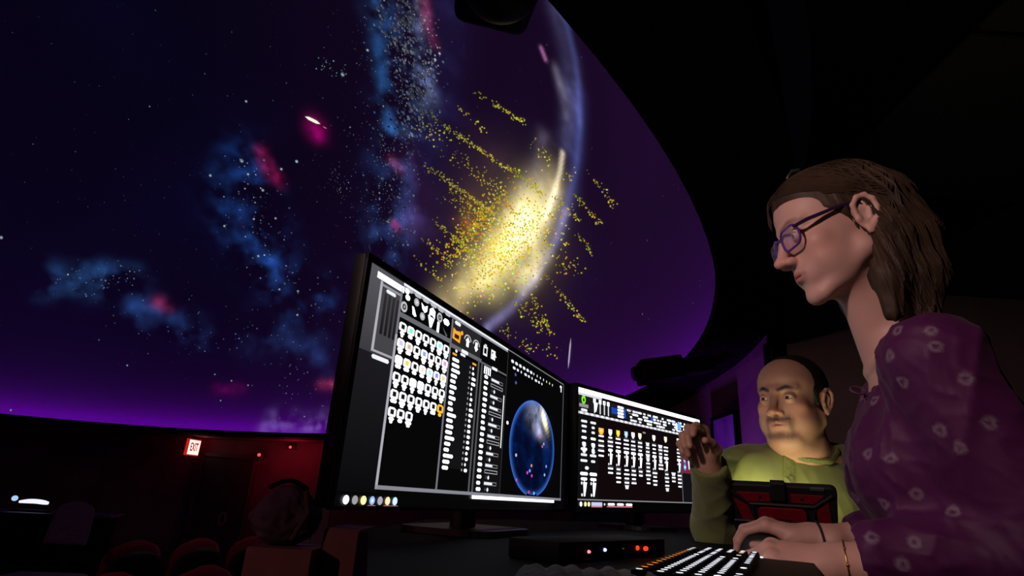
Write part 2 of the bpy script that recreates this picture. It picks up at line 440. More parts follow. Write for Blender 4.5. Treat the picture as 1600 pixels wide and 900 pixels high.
for s_ in [(738, 140, 822, 192, 70), (712, 165, 760, 205, 26), (668, 176, 800, 268, 150), (790, 255, 850, 305, 90), (662, 256, 775, 335, 170), (690, 225, 800, 315, 110, 7),
           (674, 340, 742, 398, 90), (660, 370, 706, 412, 40), (645, 400, 690, 440, 22), (916, 264, 962, 322, 34), (898, 300, 940, 352, 45), (896, 355, 930, 402, 26),
           (862, 300, 905, 345, 45), (850, 425, 912, 502, 75), (828, 455, 862, 522, 60), (800, 460, 850, 515, 60, 6), (780, 510, 830, 545, 40, 6), (880, 262, 896, 280, 10),
           (640, 190, 700, 215, 45, 9), (700, 300, 770, 350, 110, 8), (712, 370, 760, 420, 90, 8), (860, 395, 900, 420, 40, 8), (834, 220, 860, 250, 25, 6), (845, 535, 875, 560, 12, 6)]:
    streak(*s_)
for _ in range(1500):
    u = RNG.normal() * 52; v = RNG.normal() * 30
    dot(790 + u * 0.62 + v * 0.75, 385 - u * 0.68 + v * 0.6, 0.8 + 1.1 * RNG.random() ** 2, tuple((0.45 + 0.75 * RNG.random() + 0.5 * math.exp(-(u * u / 1500 + v * v / 500))) * c for c in pick(YEL + [(0.8, 0.45, 0.02), (1.0, 0.9, 0.35)])))
for _ in range(260):
    u = RNG.normal() * 40; v = RNG.normal() * 12
    dot(745 + u * 0.7 + v * 0.6, 350 - u * 0.7 + v * 0.6, 1.0 + 1.2 * RNG.random() ** 2, tuple((0.4 + 0.6 * RNG.random()) * c for c in [(0.7, 0.36, 0.02), (0.6, 0.5, 0.03)][int(RNG.integers(2))]) )
# stars over the rest of the dome, out of the picture
st = pyd('projected_star', SV, SF, vcol_em('dome_star_light'), dome, cols=np.array(SCOL))
tag(st, kind='stuff')
SV2 = []; SF2 = []; SC2 = []
for _ in range(1400):
    a = RNG.random() * 2 * math.pi; e = math.asin(RNG.random() * 0.97 + 0.02); r = SR - 0.012
    p = Vector((r * math.cos(e) * math.cos(a), r * math.cos(e) * math.sin(a), r * math.sin(e))); pn = -p.normalized()
    u = pn.orthogonal().normalized(); v = pn.cross(u); s = 0.004 + 0.005 * RNG.random() ** 3; b0 = len(SV2); k = 0.03 + 0.2 * RNG.random() ** 3; c = pick(BLUE)
    for q in range(5):
        t = q * 2 * math.pi / 5; SV2.append(p + u * (s * math.cos(t)) + v * (s * math.sin(t))); SC2.append(tuple(k * z for z in c))
    SF2.append(tuple(range(b0, b0 + 5)))
tag(pyd('faint_star', SV2, SF2, vcol_em('dome_faint_star_light'), dome, cols=np.array(SC2)), kind='stuff')

# ------------------------------------------------------------------ walls by the console
wall_warm = pm('console_wall_paint', (0.30, 0.22, 0.22), 0.9, 0.12, 4)
m_ = MB(); m_.box((1.74, 5.3, (LOW + CEIL) / 2), (0.12, 3.4, CEIL - LOW)); struct(m_.build('wall_right', wall_warm))
m_ = MB(); m_.box((3.7, 3.66, (LOW + CEIL) / 2), (4.0, 0.12, CEIL - LOW)); struct(m_.build('wall_far', wall_warm))
m_ = MB(); m_.box((5.4, 0.6, (LOW + CEIL) / 2), (0.12, 6.2, CEIL - LOW)); struct(m_.build('wall_side', wall_warm))
m_ = MB(); m_.box((1.67, 5.3, LOW + 0.06), (0.02, 3.4, 0.12)); m_.box((3.7, 3.59, 0.05), (4.0, 0.02, 0.1)); struct(m_.build('baseboard_right', M_black))
m_ = MB(); m_.box((1.672, 3.606, 0.75), (0.035, 0.035, 2.6)); struct(m_.build('trim_2', pm('dark_corner_trim', (0.02, 0.015, 0.015), 0.6)))

# ------------------------------------------------------------------ monitors
class Decal:
    """flat picture elements of a lit screen, in fractions of the screen's width and height"""
    def __init__(s, w, h): s.w = w; s.h = h; s.V = []; s.F = []; s.C = []
    def poly(s, pts, col, lay=1):
        b = len(s.V)
        for u, v in pts: s.V.append((u * s.w, v * s.h, 0.0012 + 0.00025 * lay)); s.C.append(col)
        s.F.append(tuple(range(b, b + len(pts))))
    def rect(s, u0, v0, u1, v1, col, lay=1): s.poly([(u0, v0), (u1, v0), (u1, v1), (u0, v1)], col, lay)
    def grad(s, u0, v0, u1, v1, c0, c1, lay=1):
        b = len(s.V)
        for (u, v), c in zip([(u0, v0), (u1, v0), (u1, v1), (u0, v1)], (c0, c0, c1, c1)):
            s.V.append((u * s.w, v * s.h, 0.0012 + 0.00025 * lay)); s.C.append(c)
        s.F.append((b, b + 1, b + 2, b + 3))
    def disc(s, u, v, ru, rv, col, lay=1, n=14): s.poly([(u + ru * math.cos(2 * math.pi * k / n), v + rv * math.sin(2 * math.pi * k / n)) for k in range(n)], col, lay)
    def pill(s, u0, v, u1, hv, col, lay=1):
        k = hv * s.h / s.w * 0.5
        s.poly([(u0, v), (u0 + k, v - hv / 2), (u1 - k, v - hv / 2), (u1, v), (u1 - k, v + hv / 2), (u0 + k, v + hv / 2)], col, lay)
    def frame(s, u0, v0, u1, v1, t, col, lay=1):
        tv = t * s.w / s.h
        s.rect(u0, v0, u0 + t, v1, col, lay); s.rect(u1 - t, v0, u1, v1, col, lay); s.rect(u0, v0, u1, v0 + tv, col, lay); s.rect(u0, v1 - tv, u1, v1, col, lay)
    def build(s, parent, name):
        return tag(pyd('screen_image', s.V, s.F, vcol_em(name, 1.0, 'AUTO'), parent, cols=np.array(s.C)), kind='stuff')
W1 = (1.9, 1.95, 2.1); W2 = (0.9, 0.92, 1.0); G1 = (0.30, 0.30, 0.34); G2 = (0.10, 0.10, 0.12); G3 = (0.035, 0.034, 0.04); K = (0.003, 0.003, 0.0035)
def monitor(A, B, h, label, name_mat):
    A = Vector(A); B = Vector(B); w_ = (B - A).length; ex = (B - A).normalized()
    nz = ex.cross(Vector((0, 0, 1))).normalized(); ey = nz.cross(ex).normalized()
    base = (A + B) / 2; root = empty('monitor', (base.x, base.y, DESK), 0, label, 'monitor')
    Mw = Matrix.Translation((-base.x, -base.y, -DESK)) @ basis(ex, ey, nz, A)
    t = MB(); bz = 0.012
    t.box((w_ / 2, h / 2, -0.012), (w_, h, 0.022), bev=0.004)
    t.box((w_ / 2, h / 2, -0.032), (w_ * 0.72, h * 0.62, 0.03), bev=0.01)
    t.build('back_shell', M_plastic, root, True, Mw)
    t = MB()
    t.box((w_ / 2, h - bz / 2, 0.001), (w_, bz, 0.006), bev=0.0015); t.box((w_ / 2, bz * 0.10, 0.001), (w_, bz * 0.5, 0.006), bev=0.0015)
    t.box((bz / 2, h / 2, 0.001), (bz, h, 0.006), bev=0.0015); t.box((w_ - bz / 2, h / 2, 0.001), (bz, h, 0.006), bev=0.0015)
    t.build('bezel', M_plastic, root, False, Mw)
    sm = bpy.data.materials.get('screen_glass')
    if sm is None:
        sm = pm('screen_glass', (0.003, 0.003, 0.003), 0.35, 0.05, spec=0.2); p = sm.node_tree.nodes['Principled BSDF']
        p.inputs['Emission Color'].default_value = (0.8, 0.8, 1, 1); p.inputs['Emission Strength'].default_value = 0.0012
    t = MB(); t.box((w_ / 2, h / 2, -0.0005), (w_ - 0.012, h - 0.008, 0.002)); scr = t.build('screen', sm, root, False, Mw)
    t = MB(); t.box((w_ / 2, h * 0.15, -0.062), (0.07, h * 0.55, 0.03), bev=0.006); t.build('stand_neck', M_satin, root, True, Mw)
    t = MB(); yaw = math.atan2(ex.y, ex.x)
    q = -nz * 0.05
    t.prism(rrect(0.26, 0.20, 0.05), 0.0005, 0.012, Matrix.Translation((q.x, q.y, 0)) @ Matrix.Rotation(yaw, 4, 'Z')); t.build('stand_base', M_satin, root)
    t = MB(); t.cyl((w_ - 0.02, bz * 0.1, 0.003), (w_ - 0.02, bz * 0.1, 0.0055), 0.002, n=12); t.build('power_button', pm('grey_button', (0.25, 0.25, 0.27), 0.5), root, False, Mw)
    D = Decal(w_, h)
    return root, scr, D, Mw
DESK = CZ - 0.075
# left monitor
mL, sL, D, MwL = monitor((-0.221, 0.80, CZ - 0.028), (0.193, 1.747, CZ - 0.028), 0.361, 'large wide monitor nearest the camera, showing icon grids, lists and a blue globe', 'left')
rr = random.Random(3)
D.grad(0.012, 0.60, 0.1, 0.975, (0.045, 0.043, 0.05), (0.10, 0.097, 0.11), 0); D.grad(0.012, 0.06, 0.1, 0.60, K, (0.012, 0.011, 0.014), 0)
D.rect(0.03, 0.918, 0.103, 0.946, W1, 3); D.rect(0.10, 0.956, 0.53, 0.974, W2, 3); D.rect(0.10, 0.944, 0.53, 0.956, G1, 2); D.rect(0.53, 0.962, 0.94, 0.972, G1, 2)
D.rect(0.04, 0.607, 0.098, 0.922, (0.06, 0.058, 0.065), 1); D.rect(0.04, 0.607, 0.046, 0.915, (0.45, 0.44, 0.48), 3); D.rect(0.04, 0.607, 0.098, 0.617, (0.4, 0.39, 0.42), 3); D.rect(0.046, 0.895, 0.098, 0.906, G1, 3)
for k in range(4): D.grad(0.054 + 0.011 * k, 0.69, 0.061 + 0.011 * k, 0.872, (0.012, 0.01, 0.012), (0.03, 0.027, 0.03), 2)
D.pill(0.056, 0.884, 0.083, 0.016, W2, 4); D.pill(0.043, 0.588, 0.088, 0.018, W2, 3)
D.rect(0.099, 0.083, 0.94, 0.95, (0.0022, 0.0021, 0.0024), 1)
for u in (0.097, 0.268): D.rect(u - 0.003, 0.08, u + 0.003, 0.94, (0.17, 0.17, 0.2), 3)
D.rect(0.094, 0.076, 0.1, 0.72, (0.42, 0.41, 0.47), 4); D.rect(0.094, 0.074, 0.945, 0.09, (0.24, 0.24, 0.28), 4)
for u in (0.39, 0.405): D.rect(u - 0.0045, 0.08, u + 0.0025, 0.80, (0.09, 0.09, 0.10), 3)
D.rect(0.531, 0.08, 0.534, 0.95, G3, 3); D.rect(0.938, 0.085, 0.943, 0.965, (0.12, 0.12, 0.14), 3)
for k in range(6): D.pill(0.107 + 0.026 * k, 0.946, 0.128 + 0.026 * k, 0.018, (0.5, 0.5, 0.54), 4)
D.rect(0.272, 0.79, 0.392, 0.945, (0.02, 0.019, 0.022), 2); D.rect(0.1, 0.805, 0.268, 0.828, (0.14, 0.14, 0.16), 3); D.rect(0.268, 0.79, 0.40, 0.812, (0.14, 0.14, 0.16), 3); D.rect(0.4, 0.79, 0.53, 0.80, (0.14, 0.14, 0.16), 3)
D.pill(0.31, 0.80, 0.34, 0.02, W2, 5); D.pill(0.45, 0.795, 0.48, 0.018, W2, 5); D.pill(0.275, 0.93, 0.30, 0.02, W2, 5)
shapes = [('d', 0.112, 0.925), ('d2', 0.142, 0.912), ('h', 0.167, 0.91), ('m', 0.194, 0.908), ('c', 0.22, 0.905), ('p', 0.245, 0.902),
          ('c', 0.108, 0.858), ('l', 0.138, 0.862), ('d2', 0.164, 0.862), ('w', 0.192, 0.860), ('i', 0.218, 0.855), ('s', 0.243, 0.848)]
for t, u, v in shapes:
    if t == 'd': D.disc(u - 0.001, v + 0.012, 0.007, 0.014, W1, 4); D.disc(u + 0.003, v - 0.016, 0.007, 0.014, W1, 4)
    elif t == 'd2': D.disc(u, v, 0.008, 0.019, (0.45, 0.45, 0.47), 4); D.disc(u, v, 0.004, 0.009, (0.7, 0.7, 0.7), 5)
    elif t == 'h': D.poly([(u - 0.011, v + 0.015), (u - 0.006, v - 0.014), (u + 0.003, v - 0.026), (u + 0.01, v - 0.012), (u + 0.01, v + 0.016), (u, v + 0.004)], W1, 4)
    elif t == 'm': D.poly([(u - 0.01, v - 0.024), (u - 0.009, v + 0.012), (u, v + 0.026), (u + 0.01, v + 0.012), (u + 0.01, v - 0.026), (u, v - 0.014)], W1, 4)
    elif t == 'c': D.disc(u, v, 0.0095, 0.025, (0.55, 0.55, 0.57), 4); D.disc(u, v, 0.0055, 0.014, G3, 5); D.disc(u, v, 0.0025, 0.007, (0.4, 0.4, 0.4), 6)
    elif t == 'p': D.pill(u - 0.012, v, u + 0.012, 0.032, W1, 4)
    elif t == 'l': D.poly([(u - 0.008, v + 0.022), (u - 0.002, v + 0.02), (u + 0.008, v - 0.016), (u + 0.003, v - 0.022), (u - 0.004, v - 0.016)], W1, 4)
    elif t == 'w': D.poly([(u - 0.011, v + 0.025), (u + 0.011, v + 0.02), (u + 0.004, v - 0.028), (u - 0.002, v - 0.03)], W1, 4)
    elif t == 'i': D.rect(u - 0.004, v - 0.028, u + 0.004, v + 0.024, W1, 4)
    else: D.poly([(u - 0.01, v + 0.02), (u + 0.01, v - 0.01), (u + 0.006, v - 0.022)], G2, 4)
tints = {(0, 1): (0.2, 1.2, 0.6), (0, 5): (0.3, 0.9, 1.6), (1, 0): (0.7, 0.6, 1.2), (1, 1): (0.8, 0.5, 0.3), (1, 3): (0.3, 0.4, 1.4), (1, 6): (1.0, 0.3, 0.9), (2, 0): (2.2, 2.2, 2.2), (2, 1): (1.9, 0.7, 0.1), (2, 3): (1.4, 0.8, 0.7), (2, 4): (0.5, 0.9, 1.8), (2, 5): (0.25, 0.3, 1.0), (2, 6): (1.5, 0.7, 0.4), (3, 2): (1.8, 1.7, 0.9), (3, 3): (1.8, 1.8, 1.2)}
for r in range(6):
    for c in range(7):
        if r == 5 and c > 2: continue
        u = 0.112 + 0.0237 * c; v = 0.765 - 0.0755 * r
        col = (1.5, 0.62, 0.02) if (r, c) == (4, 6) else (1.35, 1.35, 1.42)
        D.poly([(u - 0.0085, v - 0.018), (u + 0.0085, v - 0.018), (u + 0.0105, v - 0.01), (u + 0.0105, v + 0.014), (u + 0.005, v + 0.021), (u - 0.007, v + 0.021), (u - 0.0105, v + 0.012), (u - 0.0105, v - 0.012)], col, 4)
        D.rect(u - 0.0048, v - 0.009, u + 0.0048, v + 0.012, tints.get((r, c), (0.01, 0.01, 0.01)), 5)
        lw = 0.006 + 0.004 * rr.random()
        D.pill(u - lw, v - 0.028, u + lw, 0.017, col, 4)
        if rr.random() < 0.6: D.pill(u - lw * 0.6, v - 0.041, u + lw * 0.6, 0.012, col, 4)
O1 = (1.1, 0.42, 0.03)
D.poly([(0.272, 0.84), (0.302, 0.832), (0.304, 0.882), (0.299, 0.895), (0.285, 0.888), (0.273, 0.898)], O1, 4); D.rect(0.279, 0.848, 0.297, 0.87, (0.03, 0.015, 0.005), 5); D.disc(0.307, 0.893, 0.005, 0.012, O1, 5)
for u, sgn in ((0.333, 1), (0.371, -1)):
    n = 12; ring = [(u + 0.0155 * math.cos(math.pi * k / n), 0.872 + 0.032 * math.sin(math.pi * k / n)) for k in range(n + 1)]; inner = [(u + 0.0115 * math.cos(math.pi * k / n), 0.872 + 0.024 * math.sin(math.pi * k / n)) for k in range(n + 1)]
    for k in range(n): D.poly([ring[k], ring[k + 1], inner[k + 1], inner[k]], (0.5, 0.5, 0.52), 4)
    v0 = 0.862; D.poly([(u - 0.005, v0 - 0.026 * sgn), (u + 0.005, v0 - 0.026 * sgn), (u + 0.005, v0 + 0.004 * sgn), (u + 0.009, v0 + 0.004 * sgn), (u, v0 + 0.028 * sgn), (u - 0.009, v0 + 0.004 * sgn), (u - 0.005, v0 + 0.004 * sgn)], W1, 5)
D.frame(0.404, 0.842, 0.424, 0.90, 0.0045, W2, 4); D.rect(0.409, 0.902, 0.419, 0.91, W2, 4)
D.frame(0.442, 0.845, 0.464, 0.902, 0.0045, W2, 4); D.poly([(0.446, 0.87), (0.455, 0.892), (0.47, 0.868), (0.459, 0.868), (0.458, 0.852), (0.451, 0.852)], W1, 5)
for k in range(20):
    v = 0.735 - 0.0285 * k
    D.pill(0.279, v, 0.297 + 0.020 * rr.random() ** 1.5, 0.0175, W1, 4); D.pill(0.362, v, 0.369 + 0.012 * rr.random(), 0.0165, W1, 4); D.rect(0.351, v - 0.006, 0.356, v + 0.006, G1, 4)
D.rect(0.276, 0.195, 0.385, 0.77, (0.0065, 0.0065, 0.0075), 2)
D.rect(0.279, 0.757, 0.295, 0.768, O1, 4); D.rect(0.361, 0.757, 0.378, 0.768, O1, 4); D.pill(0.287, 0.783, 0.297, 0.016, W2, 4); D.pill(0.308, 0.78, 0.33, 0.014, W2, 4)
D.rect(0.41, 0.095, 0.53, 0.775, (0.006, 0.006, 0.007), 2)
for k in range(4): D.rect(0.415 + 0.009 * k, 0.74, 0.42 + 0.009 * k, 0.785, W1, 4)
for k in range(20):
    v = 0.725 - 0.0325 * k
    D.pill(0.418, v, 0.436 + 0.005 * rr.random(), 0.0185, W1, 4)
    t = k % 5
    if t in (0, 3): D.pill(0.452, v, 0.482 + 0.02 * rr.random(), 0.018, W2, 4); D.frame(0.452, v - 0.009, 0.512, v + 0.010, 0.0012, G1, 5)
    elif t == 1: D.frame(0.452, v - 0.01, 0.514, v + 0.01, 0.0015, (0.45, 0.45, 0.48), 4)
    else: D.rect(0.456, v - 0.008, 0.466, v + 0.01, G3, 4); D.pill(0.466, v, 0.476, 0.022, W2, 5)
D.rect(0.520, 0.35, 0.5255, 0.665, (0.85, 0.84, 0.9), 4)
for k in range(13):
    u = 0.55 + 0.024 * k
    D.pill(u, 0.905, u + (0.018 if k < 6 else 0.008), 0.02, (1.0, 1.3, 0.1) if k == 11 else W2, 4)
    if k < 9: D.pill(u + 0.012, 0.868, u + 0.03 - 0.004 * (k % 3), 0.017, W2, 4)
D.pill(0.905, 0.93, 0.925, 0.022, W2, 4); D.rect(0.915, 0.89, 0.921, 0.92, W1, 4)
# globe on the left screen: rings of picture elements shaded like the planet shown
gc = (0.722, 0.405); gu = 0.154; gv = 0.318
for i in range(26):
    for j in range(56):
        r0 = i / 26; r1 = (i + 1) / 26; a0 = 2 * math.pi * j / 56; a1 = 2 * math.pi * (j + 1) / 56
        pts = [(gc[0] + gu * r * math.cos(a), gc[1] + gv * r * math.sin(a)) for r, a in ((r0, a0), (r0, a1), (r1, a1), (r1, a0))]
        if min(p[1] for p in pts) < 0.092: continue
        x = r1 * math.cos(a0); y = r1 * math.sin(a0); n = 0.5 + 0.9 * mnoise.fractal(Vector((x * 2.3, y * 2.3, 4.1)), 0.9, 2.0, 4); n = max(0, n)
        c = Vector((0.001, 0.003, 0.016)) + Vector((0.001, 0.010, 0.075)) * n * n
        c += Vector((0.03, 0.12, 0.5)) * max(0, (r1 - 0.84) / 0.16) ** 2.5
        top = math.exp(-((x - 0.05) ** 2 / 0.10 + (y - 0.72) ** 2 / 0.05)); c += Vector((0.34, 0.38, 0.55)) * top * (0.2 + 1.2 * n)
        br = math.exp(-((x - 0.45 - (0.75 - y) * 0.5) ** 2 / 0.012 + (y - 0.68) ** 2 / 0.04)); c += Vector((1.9, 1.75, 1.1)) * br
        ar = math.exp(-((x - 0.25 - (0.35 - y) * 0.7) ** 2 / 0.05 + (y - 0.38) ** 2 / 0.03)); c += Vector((0.22, 0.22, 0.30)) * ar * n * 2.0
        D.poly(pts, tuple(c), 3)
for u, v, c in ((0.76, 0.5, (0.8, 0.1, 0.5)), (0.79, 0.45, (0.25, 0.4, 0.7)), (0.78, 0.43, (0.6, 0.1, 0.3)), (0.70, 0.25, (0.2, 0.4, 1.2)), (0.685, 0.235, (0.8, 0.05, 0.6)), (0.715, 0.22, (0.7, 0.05, 0.4)), (0.71, 0.285, (0.7, 0.3, 0.1)), (0.62, 0.18, (0.4, 0.1, 0.6)), (0.805, 0.24, (0.3, 0.5, 1.0)), (0.815, 0.30, (0.3, 0.3, 0.9)), (0.61, 0.33, (0.5, 0.5, 1.0)), (0.70, 0.115, (0.7, 0.05, 0.3)), (0.735, 0.11, (0.2, 0.5, 1.0)), (0.55, 0.51, W1), (0.585, 0.78, (0.08, 0.1, 0.45)), (0.58, 0.83, (0.08, 0.1, 0.35))):
    D.disc(u, v, 0.006, 0.011, c, 6, 8)
D.rect(0.405, 0.056, 0.888, 0.074, W1, 4)
for u, c, k in ((0.034, W1, 0), (0.053, (0.35, 0.35, 0.35), 0), (0.072, (1.8, 1.6, 0.5), 0), (0.092, (0.3, 0.5, 1.0), 1), (0.111, (0.4, 0.4, 0.5), 0), (0.130, (1.6, 0.9, 0.4), 1), (0.149, (0.6, 1.0, 1.8), 1)):
    D.disc(u, 0.031, 0.0065, 0.0165, c, 4)
    if k: D.rect(u - 0.009, 0.006, u + 0.009, 0.0135, (0.8, 0.2, 0.3), 4); D.disc(u, 0.031, 0.003, 0.008, (0.9, 0.9, 0.9), 5)
o = D.build(sL, 'left_screen_light'); o.data.transform(MwL)
# right monitor
mR, sR, D, MwR = monitor((0.212, 1.715, CZ - 0.030), (0.805, 2.38, CZ - 0.012), 0.363, 'wide monitor beside the pointing hand, showing a dark control panel with sliders', 'right')
D.rect(0.012, 0.10, 0.99, 0.95, (0.0055, 0.0025, 0.003), 0)
D.rect(0.012, 0.928, 0.99, 0.972, W1, 4); D.rect(0.012, 0.908, 0.16, 0.928, (0.7, 0.7, 0.75), 4); D.rect(0.012, 0.79, 0.99, 0.905, (0.011, 0.011, 0.013), 1)
D.rect(0.012, 0.755, 0.86, 0.775, (0.5, 0.5, 0.52), 3)
for k in range(26): D.pill(0.022 + 0.0325 * k, 0.766, 0.045 + 0.0325 * k, 0.02, W2, 4)
D.disc(0.046, 0.875, 0.013, 0.036, (0.25, 0.9, 0.02), 4); D.disc(0.046, 0.872, 0.005, 0.014, (0.01, 0.02, 0.0), 5)
D.rect(0.02, 0.812, 0.075, 0.84, G1, 4); D.pill(0.03, 0.79, 0.07, 0.022, W2, 4)
for u in (0.112, 0.148, 0.175, 0.202): D.rect(u - 0.007, 0.87, u + 0.009, 0.905, W1, 4); D.rect(u - 0.002, 0.785, u + 0.005, 0.87, (0.8, 0.8, 0.82), 4)
D.poly([(0.107, 0.875), (0.134, 0.875), (0.124, 0.80), (0.116, 0.795)], W1, 5)
D.rect(0.225, 0.815, 0.265, 0.87, (0.01, 0.06, 0.45), 3); D.rect(0.31, 0.80, 0.325, 0.88, (0.02, 0.09, 0.6), 3); D.rect(0.52, 0.83, 0.545, 0.87, (0.02, 0.08, 0.5), 3); D.rect(0.70, 0.86, 0.74, 0.89, (0.1, 0.2, 0.8), 3)
for k in range(4): D.pill(0.265, 0.885 - 0.027 * k, 0.31, 0.02, W1, 5)
for k in range(90):
    u = 0.33 + 0.5 * rr.random(); v = 0.79 + 0.028 * int(4 * rr.random()) + 0.004
    D.pill(u, v, u + 0.012 + 0.022 * rr.random(), 0.018, W1 if rr.random() < 0.6 else W2, 4)
D.disc(0.77, 0.845, 0.016, 0.04, (0.12, 0.5, 1.4), 6); D.frame(0.345, 0.85, 0.40, 0.885, 0.002, G1, 6)
D.poly([(0.735, 0.80), (0.755, 0.80), (0.75, 0.87), (0.742, 0.875)], W1, 6)
for k in range(3): D.pill(0.83, 0.80 + 0.03 * k, 0.87, 0.018, W2, 4)
D.rect(0.012, 0.10, 0.14, 0.75, (0.0055, 0.005, 0.0055), 1)
for k, v in enumerate((0.70, 0.66, 0.62, 0.57, 0.525, 0.48, 0.435, 0.39)):
    for u in (0.03, 0.085):
        wd = 0.018 + 0.026 * rr.random(); cc = W1 if k in (3, 4, 5) else W2
        D.pill(u + 0.02 - wd / 2, v, u + 0.02 + wd / 2, 0.02, cc, 4)
        if k in (4, 5): D.poly([(u + 0.008, v - 0.01), (u + 0.034, v - 0.01), (u + 0.026, v - 0.032), (u + 0.016, v - 0.032)], W2, 4)
D.pill(0.055, 0.335, 0.08, 0.026, W2, 4)
for u in (0.05, 0.105):
    D.pill(u - 0.022, 0.29, u + 0.024, 0.024, W1, 4); D.pill(u - 0.018, 0.25, u + 0.02, 0.022, W1, 4); D.rect(u, 0.215, u + 0.006, 0.25, W2, 4)
    D.poly([(u - 0.003, 0.225), (u + 0.018, 0.225), (u + 0.008, 0.12), (u, 0.12)], W1, 5); D.disc(u - 0.012, 0.218, 0.005, 0.012, W2, 5); D.disc(u - 0.010, 0.13, 0.005, 0.012, W2, 5)
cols_ = [(0.155, 'o', 5), (0.215, 'w', 6), (0.268, 'y', 8), (0.325, 'b', 9), (0.376, 'w', 8), (0.428, 'c', 6), (0.487, None, 11), (0.54, 'w', 8), (0.592, None, 7), (0.640, 'c', 9), (0.700, None, 3), (0.755, 'w', 8)]
SH = {'o': (1.7, 0.55, 0.06), 'w': (1.5, 1.5, 1.6), 'y': (1.5, 0.8, 0.03), 'b': (0.5, 0.7, 1.6), 'c': (1.7, 1.4, 0.8)}
for ci, (u, sh, n) in enumerate(cols_):
    if sh:
        k = 0.016 if sh == 'o' else 0.012; v = 0.645 + 0.004 * ci
        D.poly([(u - k, v + 0.026), (u + k, v + 0.026), (u + k, v - 0.005), (u + k * 0.4, v - 0.028), (u - k * 0.4, v - 0.028), (u - k, v - 0.005)], SH[sh], 4)
        D.disc(u, v + 0.004, k * 0.4, 0.011, tuple(min(2, t * 1.3 + 0.25) for t in SH[sh]), 5)
    v = 0.605 if ci != 10 else 0.36; q = 0
    while q < n:
        if ci == 0: v = 0.605 - 0.040 * q
        wd = 0.028 + 0.014 * rr.random()
        if sh and sh != 'o' and q == 3:
            D.pill(u - wd / 2, v, u + wd / 2, 0.024, W1, 4); D.rect(u - 0.002, v - 0.035, u + 0.005, v, W1, 4)
            D.poly([(u - 0.004, v - 0.028), (u + 0.014, v - 0.028), (u + 0.006, v - 0.118), (u - 0.003, v - 0.118)], W1, 5); D.disc(u - 0.012, v - 0.04, 0.004, 0.01, W2, 5); D.disc(u - 0.012, v - 0.115, 0.004, 0.01, W2, 5)
            v -= 0.15; q += 1; continue
        if (ci in (6, 8, 10) and q in (0, 3, 4)) or (ci == 3 and q == 8) or (ci == 9 and q == 8):
            D.poly([(u - wd / 2, v + 0.014), (u + wd / 2, v + 0.014), (u + wd / 3, v - 0.018), (u - wd / 3, v - 0.018)], W2, 4)
        else:
            D.pill(u - wd / 2, v, u + wd / 2, 0.0145, (1.3, 1.32, 1.4), 4)
        if rr.random() < 0.6: D.rect(u - 0.02, v + 0.014, u + 0.02, v + 0.019, G2, 3)
        v -= 0.035; q += 1
D.pill(0.45, 0.705, 0.475, 0.014, G1, 4)
D.rect(0.012, 0.09, 0.99, 0.10, (0.24, 0.24, 0.26), 3); D.rect(0.775, 0.10, 0.781, 0.74, (0.14, 0.14, 0.16), 3); D.rect(0.78, 0.10, 0.99, 0.74, (0.006, 0.006, 0.008), 2)
D.rect(0.785, 0.38, 0.865, 0.55, (0.20, 0.02, 0.03), 3); D.disc(0.81, 0.51, 0.013, 0.034, (0.05, 0.3, 1.3), 4); D.disc(0.81, 0.44, 0.013, 0.034, (0.05, 0.3, 1.3), 4); D.disc(0.81, 0.51, 0.005, 0.013, W1, 5); D.disc(0.81, 0.44, 0.005, 0.013, W1, 5); D.poly([(0.84, 0.53), (0.858, 0.53), (0.854, 0.42), (0.846, 0.42)], W2, 4)
for u in (0.035, 0.06, 0.08): D.disc(u, 0.062, 0.007, 0.018, W1 if u < 0.05 else (1.2, 1.1, 0.5), 4)
D.rect(0.095, 0.05, 0.16, 0.078, (0.55, 0.65, 0.9), 4); D.rect(0.095, 0.04, 0.16, 0.049, (0.8, 0.2, 0.3), 4); D.pill(0.17, 0.063, 0.18, 0.02, W2, 4)
for k in range(3): D.pill(0.195 + 0.06 * k, 0.064, 0.24 + 0.06 * k, 0.018, W1, 5)
D.rect(0.19, 0.042, 0.36, 0.050, (0.8, 0.2, 0.3), 4)
o = D.build(sR, 'right_screen_light'); o.data.transform(MwR)

# ------------------------------------------------------------------ console desk
desk = empty('console_desk', (0.1, 1.4, 0), 0, 'dark curved console desk carrying the monitors and keyboard', 'desk')
outl = [(-0.245, 1.20), (-0.11, 0.56), (-0.02, 0.38), (0.15, 0.34), (0.38, 0.50), (0.49, 0.78), (0.55, 1.02), (0.64, 1.17), (0.98, 1.22), (1.04, 1.34), (0.92, 1.43), (0.66, 1.47), (0.57, 1.60), (0.70, 2.12), (0.95, 2.42), (0.62, 2.72), (0.05, 2.2), (-0.20, 1.8)]
t = MB(); t.prism([(x - 0.1, y - 1.4) for x, y in reversed(outl)], DESK - 0.035, DESK); t.build('desk_top', pm('black_laminate', (0.004, 0.004, 0.004), 0.75, 0.3, 30, spec=0.08), desk)
for (x0, y0, x1, y1) in ((-0.19, 1.1, -0.14, 1.75), (-0.1, 1.98, 0.55, 2.6), (0.60, 1.24, 0.95, 1.30)):
    t = MB(); d = Vector((x1 - x0, y1 - y0, 0)); a = math.atan2(d.y, d.x)
    t.box(((x0 + x1) / 2 - 0.1, (y0 + y1) / 2 - 1.4, (DESK - 0.035) / 2), (d.length, 0.03, DESK - 0.036), Matrix.Rotation(a, 3, 'Z')); t.build('support_panel', M_black, desk)

